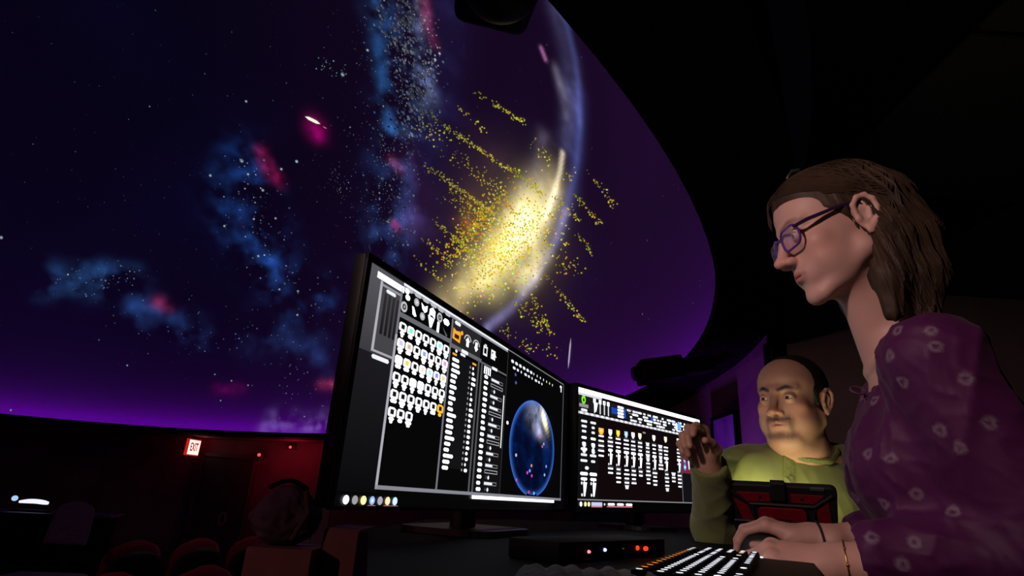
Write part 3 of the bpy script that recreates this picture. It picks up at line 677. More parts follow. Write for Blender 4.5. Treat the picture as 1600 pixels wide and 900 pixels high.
# ------------------------------------------------------------------ backlit keyboard
KA = Vector((0.419, 0.908, 0)).normalized(); KB = Vector((KA.y, -KA.x, 0)); KO = Vector((0.134, 0.568, 0))
kb = empty('keyboard', (KO.x, KO.y, DESK), 0, 'black keyboard with glowing white keys and an orange top row', 'keyboard')
kb.matrix_world = basis(KA, KB * -1, Vector((0, 0, 1)), (KO.x, KO.y, DESK))      # local x along the keys, -y towards the typist
t = MB(); t.prism([(p[0] + 0.175, p[1] - 0.064) for p in rrect(0.46, 0.175, 0.012)], 0.0005, 0.016); t.build('deck', pm('keyboard_deck', (0.011, 0.010, 0.010), 0.6, 0.2, 60, spec=0.2), kb)
M_key = pm('key_cap', (0.003, 0.003, 0.003), 0.7, 0.2, 60, spec=0.1)
M_kw = em('white_key_light', (0.85, 0.88, 1.0), 1.9); M_ko = em('orange_key_light', (1.0, 0.28, 0.02), 1.3)
key_me = {}
def key(x, y, wd, light, lw=0.008):
    k = (round(wd, 4), light, lw)
    if k not in key_me:
        bm = bmesh.new(); bmesh.ops.create_cube(bm, size=1.0)
        for v in bm.verts:
            top = v.co.z > 0; v.co = Vector((v.co.x * (wd - (0.006 if top else 0.003)), v.co.y * (0.0100 if top else 0.0132), v.co.z * 0.007))
        n0 = len(bm.faces)
        hl = lw / 2
        q = [bm.verts.new((hl * math.cos(a) , 0.0032 * math.sin(a), 0.0039)) for a in [2 * math.pi * i / 8 for i in range(8)]]
        f = bm.faces.new(q); f.material_index = 1
        me = bpy.data.meshes.new('key'); bm.to_mesh(me); bm.free(); me.materials.append(M_key); me.materials.append(M_ko if light else M_kw); key_me[k] = me
    o = bpy.data.objects.new('key', key_me[k]); COL.objects.link(o); o.parent = kb; o.location = (x, y, 0.0195)
P_ = 0.0180; Q_ = 0.0150
for c in range(16):
    if c in (1,): pass
    key(-0.020 + 0.0245 * c, 0.0, 0.021, c in range(1, 13), 0.006)
for r in range(5):
    y = -0.0185 - Q_ * r; x = -0.03 + 0.0
    widths = [[1] * 13 + [2], [1.5] + [1] * 12 + [1.5], [1.75] + [1] * 11 + [2.25], [2.25] + [1] * 10 + [2.75], [1.25, 1.25, 1.25, 6.25, 1.25, 1.25, 1.25, 1.25]][r]
    for wd in widths:
        key(x + wd * P_ / 2, y, wd * P_, 0, 0.0072 if wd < 2 else 0.014); x += wd * P_
    for c in range(3):
        if r == 2 or (r == 3 and c != 1): continue
        key(x + 0.008 + P_ * (c + 0.5), y, P_, 0)
    for c in range(4):
        if r == 4 and c in (1,): continue
        key(x + 0.073 + P_ * (c + 0.5), y, P_, 1 if (r, c) == (3, 0) else 0)
t = MB(); t.cyl((0.385, -0.085, 0.016), (0.385, -0.085, 0.0175), 0.0035, n=10); t.build('status_light', M_kw, kb)

# ------------------------------------------------------------------ mouse
MP = at(1276, 843, 1.19) + Vector((-0.80, 0.58, 0)) * 0.092 + Vector((-0.004, -0.014, 0)); MP.z = DESK
mouse = empty('mouse', MP, math.radians(-36), 'black computer mouse under the hand with the dark wristband', 'mouse')
def dome_shape(L, Wd, H, name, mat, par, nx=20, ny=14):
    V = []; F = []
    for i in range(nx + 1):
        for j in range(ny + 1):
            a = i / nx * 2 - 1; b = j / ny * 2 - 1
            x = a * L / 2; wdt = Wd / 2 * math.sqrt(max(0, 1 - abs(a) ** 3)); y = b * wdt
            z = H * (1 - 0.55 * (a + 0.15) ** 2) * math.sqrt(max(0, 1 - b ** 4)) * (max(0.0, 1 - abs(a) ** 6)) ** 0.5
            V.append((x, y, z + 0.0005))
    for i in range(nx):
        for j in range(ny): k = i * (ny + 1) + j; F.append((k, k + ny + 1, k + ny + 2, k + 1))
    return pyd(name, V, F, mat, par, smooth=True)
dome_shape(0.11, 0.064, 0.036, 'shell', pm('mouse_shell', (0.018, 0.017, 0.018), 0.35, 0.15), mouse)
t = MB(); t.cyl((-0.03, -0.004, 0.031), (-0.03, 0.004, 0.031), 0.009, n=16, bev=0.001); t.build('scroll_wheel', pm('rubber_wheel', (0.01, 0.01, 0.01), 0.8), mouse)
t = MB(); t.box((-0.033, 0, 0.0295), (0.04, 0.0012, 0.008)); t.build('button_seam', M_black, mouse)

# ------------------------------------------------------------------ small black unit with indicator lights
u0 = Vector((0.085, 0.79, 0)); u1 = Vector((0.27, 1.02, 0)); ud = (u1 - u0).normalized(); un = Vector((ud.y, -ud.x, 0))
unit = empty('audio_interface', (u0.x, u0.y, DESK), 0, 'slim black desktop unit with red and blue indicator lights', 'control unit')
unit.matrix_world = basis(ud, un * -1, Vector((0, 0, 1)), (u0.x, u0.y, DESK))
t = MB(); t.box((0.15, 0.04, 0.013), (0.32, 0.08, 0.025), bev=0.003); t.build('case', pm('unit_case', (0.003, 0.003, 0.003), 0.7, 0.2, spec=0.1), unit, True)
ul = unit.matrix_world.inverted()
def led(px, py, r, mat, name, wide=1.0):
    d = ray(px, py); loc0 = ul @ Vector((0, 0, CZ)); dl = ul.to_3x3() @ d
    k = (-0.0 - loc0.y) / dl.y; p = loc0 + dl * k
    t = MB(); t.sph((p.x, -0.001, p.z), (r * wide, 0.003, r), 10, 6); return t.build(name, mat, unit)
led(919, 862, 0.0021, em('red_indicator', (1.0, 0.10, 0.12), 4.0), 'indicator_light')
led(944, 859, 0.0023, em('blue_indicator', (0.25, 0.35, 1.0), 4.0), 'indicator_light')
led(972, 857, 0.0012, pm('unlit_indicator', (0.1, 0.1, 0.1), 0.4), 'indicator_light')
led(995, 856, 0.0034, em('red_display', (1.0, 0.03, 0.01), 2.0), 'display', 1.1); led(1008, 857, 0.0034, MATS['red_display'], 'display', 2.2)

# ------------------------------------------------------------------ ribbed grey cloth by the keyboard
V = []; F = []; nx, ny = 60, 14
c0 = Vector((0.020, 0.585, 0)); cx = Vector((0.140, 0.010, 0)); cy = Vector((-0.01, -0.16, 0))
for i in range(nx + 1):
    for j in range(ny + 1):
        p = c0 + cx * (i / nx) + cy * (j / ny)
        edge = min(i, nx - i) / 4.0
        z = 0.004 + 0.013 * min(1, edge) + 0.0014 * math.sin(i * 0.9 + 0.6 * math.sin(j * 0.5)) + 0.001 * math.sin(i * 0.37 + j * 0.4)
        if j == 0: z *= 0.3
        V.append((p.x, p.y, DESK + z))
for i in range(nx):
    for j in range(ny): k = i * (ny + 1) + j; F.append((k, k + ny + 1, k + ny + 2, k + 1))
o = pyd('folded_cloth', V, F, pm('grey_ribbed_cloth', (0.45, 0.43, 0.42), 0.95, 0.35, 50, bump=0.5), None, smooth=True)
sol = o.modifiers.new('thickness', 'SOLIDIFY'); sol.thickness = 0.002
tag(o, 'grey ribbed cloth lying flat at the desk edge left of the keyboard', 'cloth')

# ------------------------------------------------------------------ tablet in a rugged case
TL = at(1137, 766, 1.40); TR = at(1306, 764, 1.31); tw = (TR - TL).length * 1.02; tx = (TR - TL); tx.z = 0; tx.normalize()
back = Vector((tx.y, -tx.x, 0))                                   # towards the camera
topz = (TL.z + TR.z) / 2 - DESK; hgt = 0.178; run = math.sqrt(hgt ** 2 - topz ** 2)
ty = (Vector((0, 0, topz)) + back * run).normalized(); tz = tx.cross(ty)          # tz: normal of the back, towards the camera
mid = (TL + TR) / 2; bot = mid - ty * hgt; bot.z = DESK + 0.009
tab = empty('tablet', bot, 0, 'tablet in a black and red rugged case propped on its stand', 'tablet')
tab.matrix_world = basis(tx, ty, tz, bot)
M_rub = pm('black_rubber_case', (0.012, 0.012, 0.013), 0.65, 0.2, 80, bump=0.15); M_red = pm('red_case_panel', (0.26, 0.004, 0.018), 0.5, 0.15, 30)
t = MB(); t.prism([(p[0], p[1] + hgt / 2) for p in rrect(tw, hgt, 0.014)], -0.012, 0.004); o = t.build('case', M_rub, tab)
b = o.modifiers.new('round', 'BEVEL'); b.width = 0.003; b.segments = 2; b.limit_method = 'ANGLE'
t = MB(); t.prism([(p[0], p[1] + hgt / 2) for p in rrect(tw - 0.022, hgt - 0.022, 0.004)], -0.0135, -0.0122); t.build('screen', em('tablet_screen_light', (1.0, 0.84, 0.48), 6.5), tab)
def pan(pts, z1=0.0055):
    t = MB(); t.prism([(x * tw, y * hgt) for x, y in pts], 0.003, z1); o = t.build('red_panel', M_red, tab)
pan([(-0.41, 0.885), (-0.31, 0.74), (-0.095, 0.755), (-0.105, 0.89)]); pan([(0.085, 0.89), (0.095, 0.755), (0.29, 0.745), (0.385, 0.885)])
pan([(-0.445, 0.79), (-0.31, 0.66), (-0.265, 0.42), (-0.37, 0.42)]); pan([(0.42, 0.78), (0.445, 0.42), (0.335, 0.42), (0.31, 0.64)])
for (a0, b0, a1, b1) in ((-0.30, 0.70, 0.30, 0.70), (-0.30, 0.70, -0.46, 0.9), (0.30, 0.70, 0.46, 0.9), (-0.27, 0.66, -0.22, 0.1), (0.30, 0.66, 0.26, 0.1), (-0.46, 0.40, -0.25, 0.40), (0.28, 0.40, 0.47, 0.40)):
    t = MB(); t.tube([(a0 * tw, b0 * hgt, 0.005), (a1 * tw, b1 * hgt, 0.005)], 0.0035, 6); t.build('rib', M_rub, tab)
t = MB(); t.box((-0.005, 0.93 * hgt, 0.003), (0.030, 0.05, 0.014), bev=0.002); t.build('clip', M_rub, tab)
for k in (-0.19, 0.19): t = MB(); t.box((k * tw, 0.82 * hgt, 0.006), (0.006, 0.008, 0.001)); t.build('logo_mark', M_rub, tab)
t = MB(); t.box((0.33 * tw, 0.985 * hgt, 0.0035), (0.028, 0.008, 0.005), bev=0.001); t.build('side_button', pm('grey_rubber_button', (0.09, 0.09, 0.1), 0.5), tab)
stand = MB(); stand.prism([(p[0] + 0.0, p[1] + 0.335 * hgt) for p in rrect(0.44 * tw, 0.66 * hgt, 0.012)], 0.007, 0.010)
so = stand.build('kickstand', M_red, tab)
t = MB()                                      # worn, unreadable embossed mark
for k, (x, wd) in enumerate(((-0.014, 0.0022), (-0.008, 0.005), (-0.0015, 0.005), (0.005, 0.005), (0.0115, 0.005))): t.box((x + 0.004, 0.475 * hgt, 0.0102), (wd, 0.011, 0.0008), bev=0.0003, seg=1)
t.build('embossed_mark', pm('dark_mark', (0.05, 0.006, 0.016), 0.6), so)

# ------------------------------------------------------------------ projectors on the dome rim
def projector(name, label, M, L, Wd, H, mount):
    root = empty(name, M.translation, 0, label, 'projector'); root.matrix_world = M
    t = MB(); t.box((0, 0, 0), (L, Wd, H), bev=min(L, H) * 0.10, seg=3); t.build('housing', M_plastic, root, True)
    t = MB(); t.cyl((-L / 2 + 0.005, 0, 0), (-L / 2 - 0.03, 0, 0), H * 0.36, H * 0.32, 24); t.build('lens_barrel', M_satin, root, True)
    t = MB(); t.cyl((-L / 2 - 0.03, 0, 0), (-L / 2 - 0.033, 0, 0), H * 0.27, n=24); t.build('lens', pm('lens_glass', (0.01, 0.01, 0.02), 0.08), root)
    for k in range(5): t = MB(); t.box((L * 0.1 + 0.014 * k, -Wd / 2 - 0.0005, 0), (0.006, 0.003, H * 0.5)); t.build('vent_slot', M_black, root)
    t = MB()
    for q in mount: t.tube(q, 0.012, 8)
    t.build('mounting_arm', M_satin, root, True)
    return root
pc = at(1030, 579, 3.05); ax = (at(1062, 573, 3.05) - at(985, 583, 3.05)).normalized(); ay = Vector((0, 0, 1)).cross(ax).normalized(); az_ = ax.cross(ay)
pr = projector('projector', 'black projector hanging under the dome rim above the pointing hand', basis(ax, ay, az_, pc), 0.23, 0.17, 0.118, [[(0.10, 0, 0.0), (0.2, 0.0, 0.01), (0.30, 0.0, 0.02), (0.40, 0.0, 0.05)], [(0.10, 0, -0.03), (0.2, 0.0, -0.02), (0.32, 0.0, 0.0), (0.42, 0.0, 0.04)]])
t = MB(); t.box((0.18, 0, 0.0), (0.22, 0.12, 0.085), bev=0.01); t.build('cable_box', M_plastic, pr, True)
pc = at(782, 9, 0.86); ax = Vector((1, 0.25, 0)).normalized(); ay = Vector((0, 0, 1)).cross(ax); 
hp = empty('hanging_projector', pc, 0, 'black projector seen from below at the top of the dome opening', 'projector'); hp.matrix_world = basis(ax, ay, Vector((0, 0, 1)), pc)
t = MB(); t.box((0.0, 0.02, 0.085), (0.16, 0.20, 0.09), bev=0.025, seg=3); t.build('housing', M_plastic, hp, True)
t = MB(); t.sph((-0.004, -0.02, 0.035), (0.076, 0.08, 0.066), 24, 14); t.build('lens_hood', M_plastic, hp, True)
for (x, y, z, r) in ((-0.014, -0.04, -0.020, 0.016), (0.014, -0.04, -0.022, 0.014), (0.034, -0.04, -0.015, 0.007)):
    t = MB(); t.cyl((x, y, z + 0.02), (x, y, z - 0.006), r, r * 0.8, 14, bev=0.002); t.build('foot', M_plastic, hp, True)
t = MB(); t.box((0.058, -0.045, 0.018), (0.030, 0.02, 0.034), Matrix.Rotation(0.5, 3, 'Y'), bev=0.004); t.build('side_latch', M_plastic, hp, True)
t = MB(); t.tube([(0.055, -0.03, 0.02), (0.075, -0.02, 0.045), (0.11, 0.0, 0.09), (0.16, 0.03, 0.13), (0.22, 0.06, 0.15)], 0.0045, 8); t.build('cable', M_black, hp, True)
t = MB(); t.tube([(0, 0.03, 0.09), (0.03, 0.05, 0.16)], 0.014, 10); t.tube([(0.03, 0.05, 0.16), (0.22, -0.05, 0.17)], 0.012, 10); t.build('mounting_arm', M_satin, hp, True)

# ------------------------------------------------------------------ exit sign and red lamps by the auditorium door
def on_wall(px, py, r):
    d = ray(px, py); o = Vector((0, 0, CZ)) - DC; a = d.x * d.x + d.y * d.y; b = o.x * d.x + o.y * d.y; c = o.x * o.x + o.y * o.y - r * r
    k = (-b + math.sqrt(b * b - a * c)) / a; return Vector((0, 0, CZ)) + d * k
def point(name, loc, col, watts, parent=None, r=0.03):
    l = bpy.data.lights.new(name, 'POINT'); l.color = col; l.energy = watts; l.shadow_soft_size = r
    o = bpy.data.objects.new(name, l); COL.objects.link(o); o.location = loc
    if parent is not None: o.parent = parent
    return o
ep = on_wall(301, 699, 6.0); yaw = math.atan2(-ep.y, -ep.x) + math.radians(90 + 54)
ex = empty('exit_sign', ep, yaw, 'glowing red and white EXIT sign under the dome rim', 'exit sign')
t = MB(); t.box((0, 0, 0), (0.32, 0.05, 0.27), bev=0.006); t.build('housing', em('exit_housing_glow', (1.0, 0.02, 0.015), 0.55), ex)
t = MB(); t.box((0.0, -0.0255, 0), (0.285, 0.004, 0.235)); t.build('face', em('exit_face_glow', (1.0, 0.62, 0.55), 1.6), ex)
fc = bpy.data.curves.new('exit', 'FONT'); fc.body = 'EXIT'; fc.size = 0.135; fc.align_x = 'CENTER'; fc.align_y = 'CENTER'; fc.extrude = 0.001; fc.offset = 0.003
fo = bpy.data.objects.new('tmp', fc); COL.objects.link(fo); dg = bpy.context.evaluated_depsgraph_get(); tm = bpy.data.meshes.new_from_object(fo.evaluated_get(dg)); bpy.data.objects.remove(fo)
lo = link('letters', tm, em('exit_letter_glow', (0.55, 0.02, 0.02), 0.5), ex); lo.location = (0, -0.029, 0); lo.rotation_euler = (math.radians(90), 0, 0); lo.scale = (0.72, 1.35, 1)
t = MB(); t.cyl((0, 0, 0.135), (0, 0, 0.25), 0.012, n=10); t.build('hanger', M_black, ex)
l = point('exit_lamp', (0.10, -0.12, 0.20), (1, 0.03, 0.02), 2.2, ex, 0.05)
def red_lamp(px, py, r, s, label, watts):
    p = on_wall(px, py, r); e = empty('emergency_lamp', p, math.atan2(-p.y, -p.x) + math.radians(90), label, 'lamp')
    t = MB(); t.box((0, 0, 0), (2.6 * s, 0.05, 1.9 * s), bev=0.008); t.build('body', M_plastic, e)
    t = MB(); t.sph((-0.6 * s, -0.03, 0), 0.5 * s, 12, 8); t.build('lens', em('red_lamp_glow', (1.0, 0.06, 0.05), 1.6), e)
    point('red_light', (0, -0.35, -0.1), (1, 0.02, 0.05), watts, e, 0.06)
    return e
red_lamp(408, 711, 6.15, 0.055, 'small round red lamp on the wall right of the exit sign', 1.5)
red_lamp(456, 699, 6.2, 0.045, 'tiny red lamp high on the wall beside the dark post', 5.0)
# doorway below the sign
d0 = on_wall(316, 740, 6.3); d1 = on_wall(392, 744, 6.3); dd = (d1 - d0); dd.z = 0; dl_ = dd.length; dd.normalize(); dn = Vector((dd.y, -dd.x, 0))
t = MB(); Md = basis(dd, Vector((0, 0, 1)), dn, (d0.x, d0.y, LOW))
t.box((dl_ / 2, 0.95, 0.0), (dl_, 1.9, 0.05), bev=0.004); door = struct(t.build('door_1', pm('dark_door', (0.012, 0.008, 0.010), 0.6, 0.2), None, False, Md))
t = MB(); t.tube([(0.62 * dl_ + 0.05 * math.cos(k * math.pi / 8), 0.93 + 0.10 * math.sin(k * math.pi / 8), 0.055) for k in range(16)], 0.010, 6, True); t.build('door_handle', pm('brass_pull', (0.4, 0.2, 0.15), 0.4, metal=0.6), door, True, Md)
t = MB(); t.box((-0.04, 0.97, 0.01), (0.06, 1.98, 0.07)); t.box((dl_ + 0.04, 0.97, 0.01), (0.06, 1.98, 0.07)); t.box((dl_ / 2, 1.95, 0.01), (dl_ + 0.14, 0.06, 0.07)); t.build('door_frame', pm('door_frame_paint', (0.05, 0.03, 0.03), 0.6), door, False, Md)

# ------------------------------------------------------------------ theatre seats
M_vel = pm('red_velour', (0.33, 0.012, 0.03), 0.9, 0.25, 60, sheen=0.3); M_shell = pm('seat_shell', (0.02, 0.018, 0.02), 0.6, 0.2)
def seat_back(z0, z1, w0, w1, th, y0, lean, n=12, m=10):
    """a padded back, rounded at its top, leaning back"""
    V = []; F = []
    for s in (0, 1):
        for i in range(n + 1):
            t = i / n; z = z0 + (z1 - z0) * t; k = w0 + (w1 - w0) * t
            if t > 0.72: k *= math.sqrt(max(0.03, 1 - ((t - 0.72) / 0.285) ** 2.2)) 
            for j in range(m + 1):
                b = j / m * 2 - 1; bul = th * (0.35 + 0.65 * math.sqrt(max(0, 1 - b ** 4))) * math.sqrt(max(0.05, 1 - (2 * t - 1) ** 8))
                V.append((b * k / 2, y0 + lean * (z - z0) + (bul if s == 0 else -bul * 0.35) * 0.5, z))
    N = (n + 1) * (m + 1)
    for s in (0, 1):
        for i in range(n):
            for j in range(m):
                k = s * N + i * (m + 1) + j; f = (k, k + 1, k + m + 2, k + m + 1); F.append(f if s == 0 else f[::-1])
    for i in range(n):
        for j in (0, m): k = i * (m + 1) + j; f = (k, k + m + 1, N + k + m + 1, N + k); F.append(f if j == 0 else f[::-1])
    for j in range(m):
        k = n * (m + 1) + j; F.append((k, k + 1, N + k + 1, N + k)); F.append((j + 1, j, N + j, N + j + 1))
    return V, F
def theatre_seat(label):
    e = empty('theatre_seat', (0, 0, 0), 0, label, 'seat', 'red theatre seats in rows under the dome')
    V, F = seat_back(0.40, 1.03, 0.46, 0.50, 0.10, -0.06, -0.20); pyd('backrest', V, F, M_vel, e, smooth=True)
    V, F = seat_back(0.36, 0.95, 0.47, 0.50, 0.05, -0.125, -0.20); pyd('back_shell', V, F, M_shell, e, smooth=True)
    t = MB(); t.box((0, 0.16, 0.44), (0.46, 0.44, 0.10), bev=0.035, seg=3); t.build('seat_cushion', M_vel, e, True)
    for s in (-1, 1):
        t = MB(); t.box((s * 0.27, 0.10, 0.62), (0.05, 0.36, 0.035), bev=0.01); t.box((s * 0.27, 0.02, 0.31), (0.04, 0.16, 0.60), bev=0.008); t.build('armrest', M_shell, e, True)
    t = MB(); t.box((0, 0.05, 0.20), (0.10, 0.14, 0.38)); t.box((0, 0.05, 0.01), (0.3, 0.24, 0.018)); t.build('pedestal', M_shell, e)
    return e
def copy_tree(o, parent=None):
    c = o.copy(); COL.objects.link(c)
    if parent is not None: c.parent = parent; c.matrix_parent_inverse = o.matrix_parent_inverse
    for ch in list(o.children): copy_tree(ch, c)
    return c
seat_yaw = math.radians(62)
F0 = at(300, 866, 4.30); A0 = at(200, 833, 5.55); rd = Vector((math.cos(seat_yaw), math.sin(seat_yaw), 0)) * 0.60
spots = [(F0, 0, 'large red theatre seat with lit violet edge, in front of the darker row'), (F0, 1, 'red theatre seat half hidden behind the brown carton'), (F0, -1, 'red theatre seat cut off by the bottom edge below the grey chair'),
         (A0, 0, 'dim red theatre seat nearest the black counter'), (A0, 1, 'dark red theatre seat with bright red top below the exit sign'), (A0, 2, 'dim red theatre seat in the darker row below the door'),
         (A0, 3, 'dim red theatre seat between the door and the brown carton')]
proto = None
for (p, k, lab) in spots:
    if proto is None: s_ = proto = theatre_seat(lab)
    else: s_ = copy_tree(proto); s_['label'] = lab
    s_.location = (p.x + rd.x * k, p.y + rd.y * k, LOW); s_.rotation_euler = (0, 0, seat_yaw)

# ------------------------------------------------------------------ counter, chair and light bar at the far left
cp_ = at(70, 800, 6.4)
ctr = empty('counter', (cp_.x, cp_.y, LOW), math.radians(20), 'low black counter at the far left under the dome', 'counter')
t = MB(); t.box((0, 0, (cp_.z - LOW) / 2 - 0.02), (1.2, 0.5, cp_.z - LOW - 0.04)); t.build('body', M_black, ctr)
t = MB(); t.box((0, 0, cp_.z - LOW - 0.015), (1.3, 0.56, 0.03), bev=0.006); t.build('worktop', pm('counter_top', (0.02, 0.02, 0.024), 0.5), ctr)
lp = at(52, 785, 6.3)
lamp = empty('light_bar', (lp.x, lp.y, cp_.z), math.radians(10), 'short glowing white light bar on the black counter', 'lamp')
t = MB(); t.box((0.0, 0, 0.012), (0.34, 0.08, 0.02), bev=0.004); t.build('base', M_plastic, lamp)
zt = lp.z - cp_.z
t = MB(); t.tube([(-0.12 + 0.26 * k / 8, -0.01, zt + 0.012 * math.sin(k / 8 * math.pi)) for k in range(9)], [0.012, 0.016, 0.02, 0.022, 0.022, 0.022, 0.022, 0.02, 0.014], 10); t.build('tube', em('white_tube_light', (0.75, 0.78, 1.0), 1.2), lamp, True)
t = MB(); t.sph((-0.17, -0.01, zt + 0.03), (0.03, 0.018, 0.026), 12, 8); t.build('bulb', em('bluish_bulb_light', (0.45, 0.7, 1.0), 0.9), lamp, True)
t = MB(); t.cyl((-0.15, 0, 0.02), (-0.15, 0, zt + 0.0), 0.006); t.cyl((0.12, 0, 0.02), (0.12, 0, zt), 0.006); t.build('post', M_plastic, lamp)
gp = at(103, 850, 4.3)
ch = empty('office_chair', (gp.x, gp.y, LOW), math.radians(8), 'pale grey office chair with a rounded back, in front of the black counter', 'chair')
M_grey = pm('grey_chair_fabric', (0.14, 0.15, 0.18), 0.9, 0.2, 60)
hb = gp.z - LOW
V, F = seat_back(hb, hb + 0.27, 0.27, 0.235, 0.05, -0.02, 0.06); pyd('backrest', V, F, M_grey, ch, smooth=True)
t = MB(); t.box((0, -0.24, hb - 0.20), (0.44, 0.42, 0.07), bev=0.03, seg=3); t.build('seat', M_grey, ch, True)
t = MB(); t.tube([(0, 0.0, hb + 0.08), (0, 0.05, hb - 0.08), (0, -0.05, hb - 0.23), (0, -0.2, hb - 0.24)], 0.018, 8); t.build('back_bracket', M_plastic, ch, True)
t = MB(); t.cyl((0, -0.22, 0.10), (0, -0.22, hb - 0.22), 0.025); t.build('gas_column', M_satin, ch)
for k in range(5):
    a = 2 * math.pi * k / 5; t = MB(); t.tube([(0, -0.22, 0.11), (0.28 * math.cos(a), -0.22 + 0.28 * math.sin(a), 0.075)], [0.022, 0.014], 8); t.sph((0.28 * math.cos(a), -0.22 + 0.28 * math.sin(a), 0.03), 0.03, 10, 8); t.build('leg', M_plastic, ch, True)

# ------------------------------------------------------------------ cartons, bag and post behind the left monitor
card = pm('brown_cardboard', (0.20, 0.125, 0.105), 0.85, 0.15, 14, bump=0.2)
side = empty('side_table', (-0.62, 1.72, LOW), 0, 'low dark side table under the brown cartons', 'table')
t = MB(); t.box((0, 0, 1.02), (0.80, 0.55, 0.03), bev=0.004); t.build('table_top', M_black, side)
for sx in (-1, 1):
    for sy in (-1, 1): t = MB(); t.box((sx * 0.37, sy * 0.24, 0.502), (0.04, 0.04, 1.003)); t.build('leg', M_black, side)
TT = LOW + 1.035
def carton(name, x0, x1, ytop, Y, depth, label):
    a = at(x0, ytop, Y); b_ = at(x1, ytop, Y); hz = (a.z + b_.z) / 2 - TT; wd = b_.x - a.x
    e = empty(name, ((a.x + b_.x) / 2, Y + depth / 2, TT), 0, label, 'box')
    t = MB(); t.box((0, 0, hz / 2 + 0.0005), (wd, depth, hz - 0.001), bev=0.003, seg=1); t.build('body', card, e)
    for s in (-1, 1): t = MB(); t.box((0, s * depth * 0.249, hz + 0.001), (wd - 0.004, depth * 0.49, 0.003)); t.build('flap', card, e)
    t = MB(); t.box((0, 0, hz + 0.003), (wd * 0.99, 0.045, 0.001)); t.build('tape', pm('packing_tape', (0.16, 0.10, 0.07), 0.35), e)
    return e, hz
carton('cardboard_carton', 506, 562, 829, 1.60, 0.24, 'taller brown cardboard carton below the left monitor corner')
e_, hz_ = carton('cardboard_carton', 384, 489, 859, 1.53, 0.26, 'lower brown cardboard carton with a grey cloth bag on it')
bm = bmesh.new(); bmesh.ops.create_icosphere(bm, subdivisions=5, radius=1.0)
bc = at(448, 806, 1.62)
bw = 0.085; bz0 = TT + hz_ + 0.004; btop = at(448, 757, 1.62).z; bh = (btop - bz0)
for v in bm.verts:
    p = v.co.copy(); n = mnoise.fractal(p * 1.6 + Vector((3, 1, 7)), 0.8, 2.0, 4); cr = abs(mnoise.noise(p * 3.1 + Vector((1, 8, 2))))
    k = 1 + 0.16 * n - 0.12 * cr
    z = max(-0.92, p.z); squeeze = 1 - 0.28 * max(0, z) - 0.1 * max(0, -z - 0.5)
    v.co = Vector((p.x * bw * k * squeeze * 1.05, p.y * bw * 0.9 * k * squeeze, (z + 0.92) / 1.92 * bh * (1 + 0.05 * n)))
me = bpy.data.meshes.new('bag'); bm.to_mesh(me); bm.free()
bag = empty('cloth_bag', (bc.x, bc.y, bz0), 0, 'crumpled grey cloth bag slumped on the lower brown carton', 'bag')
link('body', me, pm('grey_bag_cloth', (0.06, 0.058, 0.075), 0.95, 0.25, 30, bump=0.3), bag, True)
t = MB(); t.tube([(-0.05 + 0.1 * k / 10, -0.02, bh * 0.93 + 0.02 * math.sin(math.pi * k / 10)) for k in range(11)], 0.006, 8); t.build('handle', M_black, bag, True)
t = MB(); t.tube([(0.055, -0.05, bh * 0.9), (0.075, -0.07, bh * 0.55), (0.05, -0.085, bh * 0.12)], 0.007, 8); t.build('strap', pm('brown_strap', (0.06, 0.045, 0.03), 0.8), bag, True)
pp = at(512, 760, 2.35); 
post = empty('equipment_post', (pp.x, pp.y, LOW), math.radians(12), 'dark grey upright post behind the left monitor', 'post')
t = MB(); t.box((0, 0, (at(512, 688, 2.35).z - LOW) / 2), (0.052, 0.06, at(512, 688, 2.35).z - LOW), bev=0.004); t.build('shaft', pm('grey_post_paint', (0.10, 0.09, 0.085), 0.7), post)
t = MB(); t.box((0, 0, 0.01), (0.30, 0.30, 0.02), bev=0.004); t.build('foot_plate', M_satin, post)

# ------------------------------------------------------------------ framed picture and violet wall light
def on_x(px, py, X):
    d = ray(px, py); return Vector((0, 0, CZ)) + d * (X / d.x)
pa = on_x(1113, 657, 1.655); pb_ = on_x(1150, 637, 1.655); zt = (pa.z + pb_.z) / 2; zb = zt - 0.56
pic = empty('framed_picture', (1.66, (pa.y + pb_.y) / 2, zb), 0, 'framed violet picture with red flowers on the wall behind the man', 'picture')
yw = abs(pa.y - pb_.y); hz = zt - zb
t = MB(); 
for (y, z, a, b_) in ((0, 0.01, yw, 0.022), (0, hz - 0.01, yw, 0.022), (-yw / 2 + 0.011, hz / 2, 0.022, hz), (yw / 2 - 0.011, hz / 2, 0.022, hz)): t.box((0.0, y, z), (0.045, a, b_))
t.build('frame', M_black, pic)
V = []; C_ = []; F = []; n1, n2 = 40, 44
for i in range(n1 + 1):
    for j in range(n2 + 1):
        y = -yw / 2 + 0.02 + (yw - 0.04) * i / n1; z = 0.02 + (hz - 0.04) * j / n2
        u = 1 - i / n1; v = j / n2                       # u runs left to right as hung
        n = mnoise.fractal(Vector((u * 3, v * 3, 5)), 0.9, 2, 4)
        c = Vector((0.42, 0.28, 0.62)) * (0.8 + 0.25 * n)
        fl = max(0, 1 - math.hypot((u - 0.25) / 0.28, (v - 0.38) / 0.16)); fl2 = max(0, 1 - math.hypot((u - 0.12) / 0.2, (v - 0.22) / 0.14))
        k = min(1, 2.2 * max(fl, fl2) * (0.7 + 0.8 * abs(n))); c = c.lerp(Vector((0.75, 0.02, 0.09)), k)
        V.append((-0.006, y, z)); C_.append(tuple(c))
for i in range(n1):
    for j in range(n2): k = i * (n2 + 1) + j; F.append((k, k + 1, k + n2 + 2, k + n2 + 1))
pyd('print', V, F, vcol_pm('flower_print', 0.6, 0.3), pic, cols=np.array(C_))
t = MB(); t.box((0.004, 0, hz / 2), (0.012, yw - 0.01, hz - 0.01)); t.build('backing', M_black, pic)
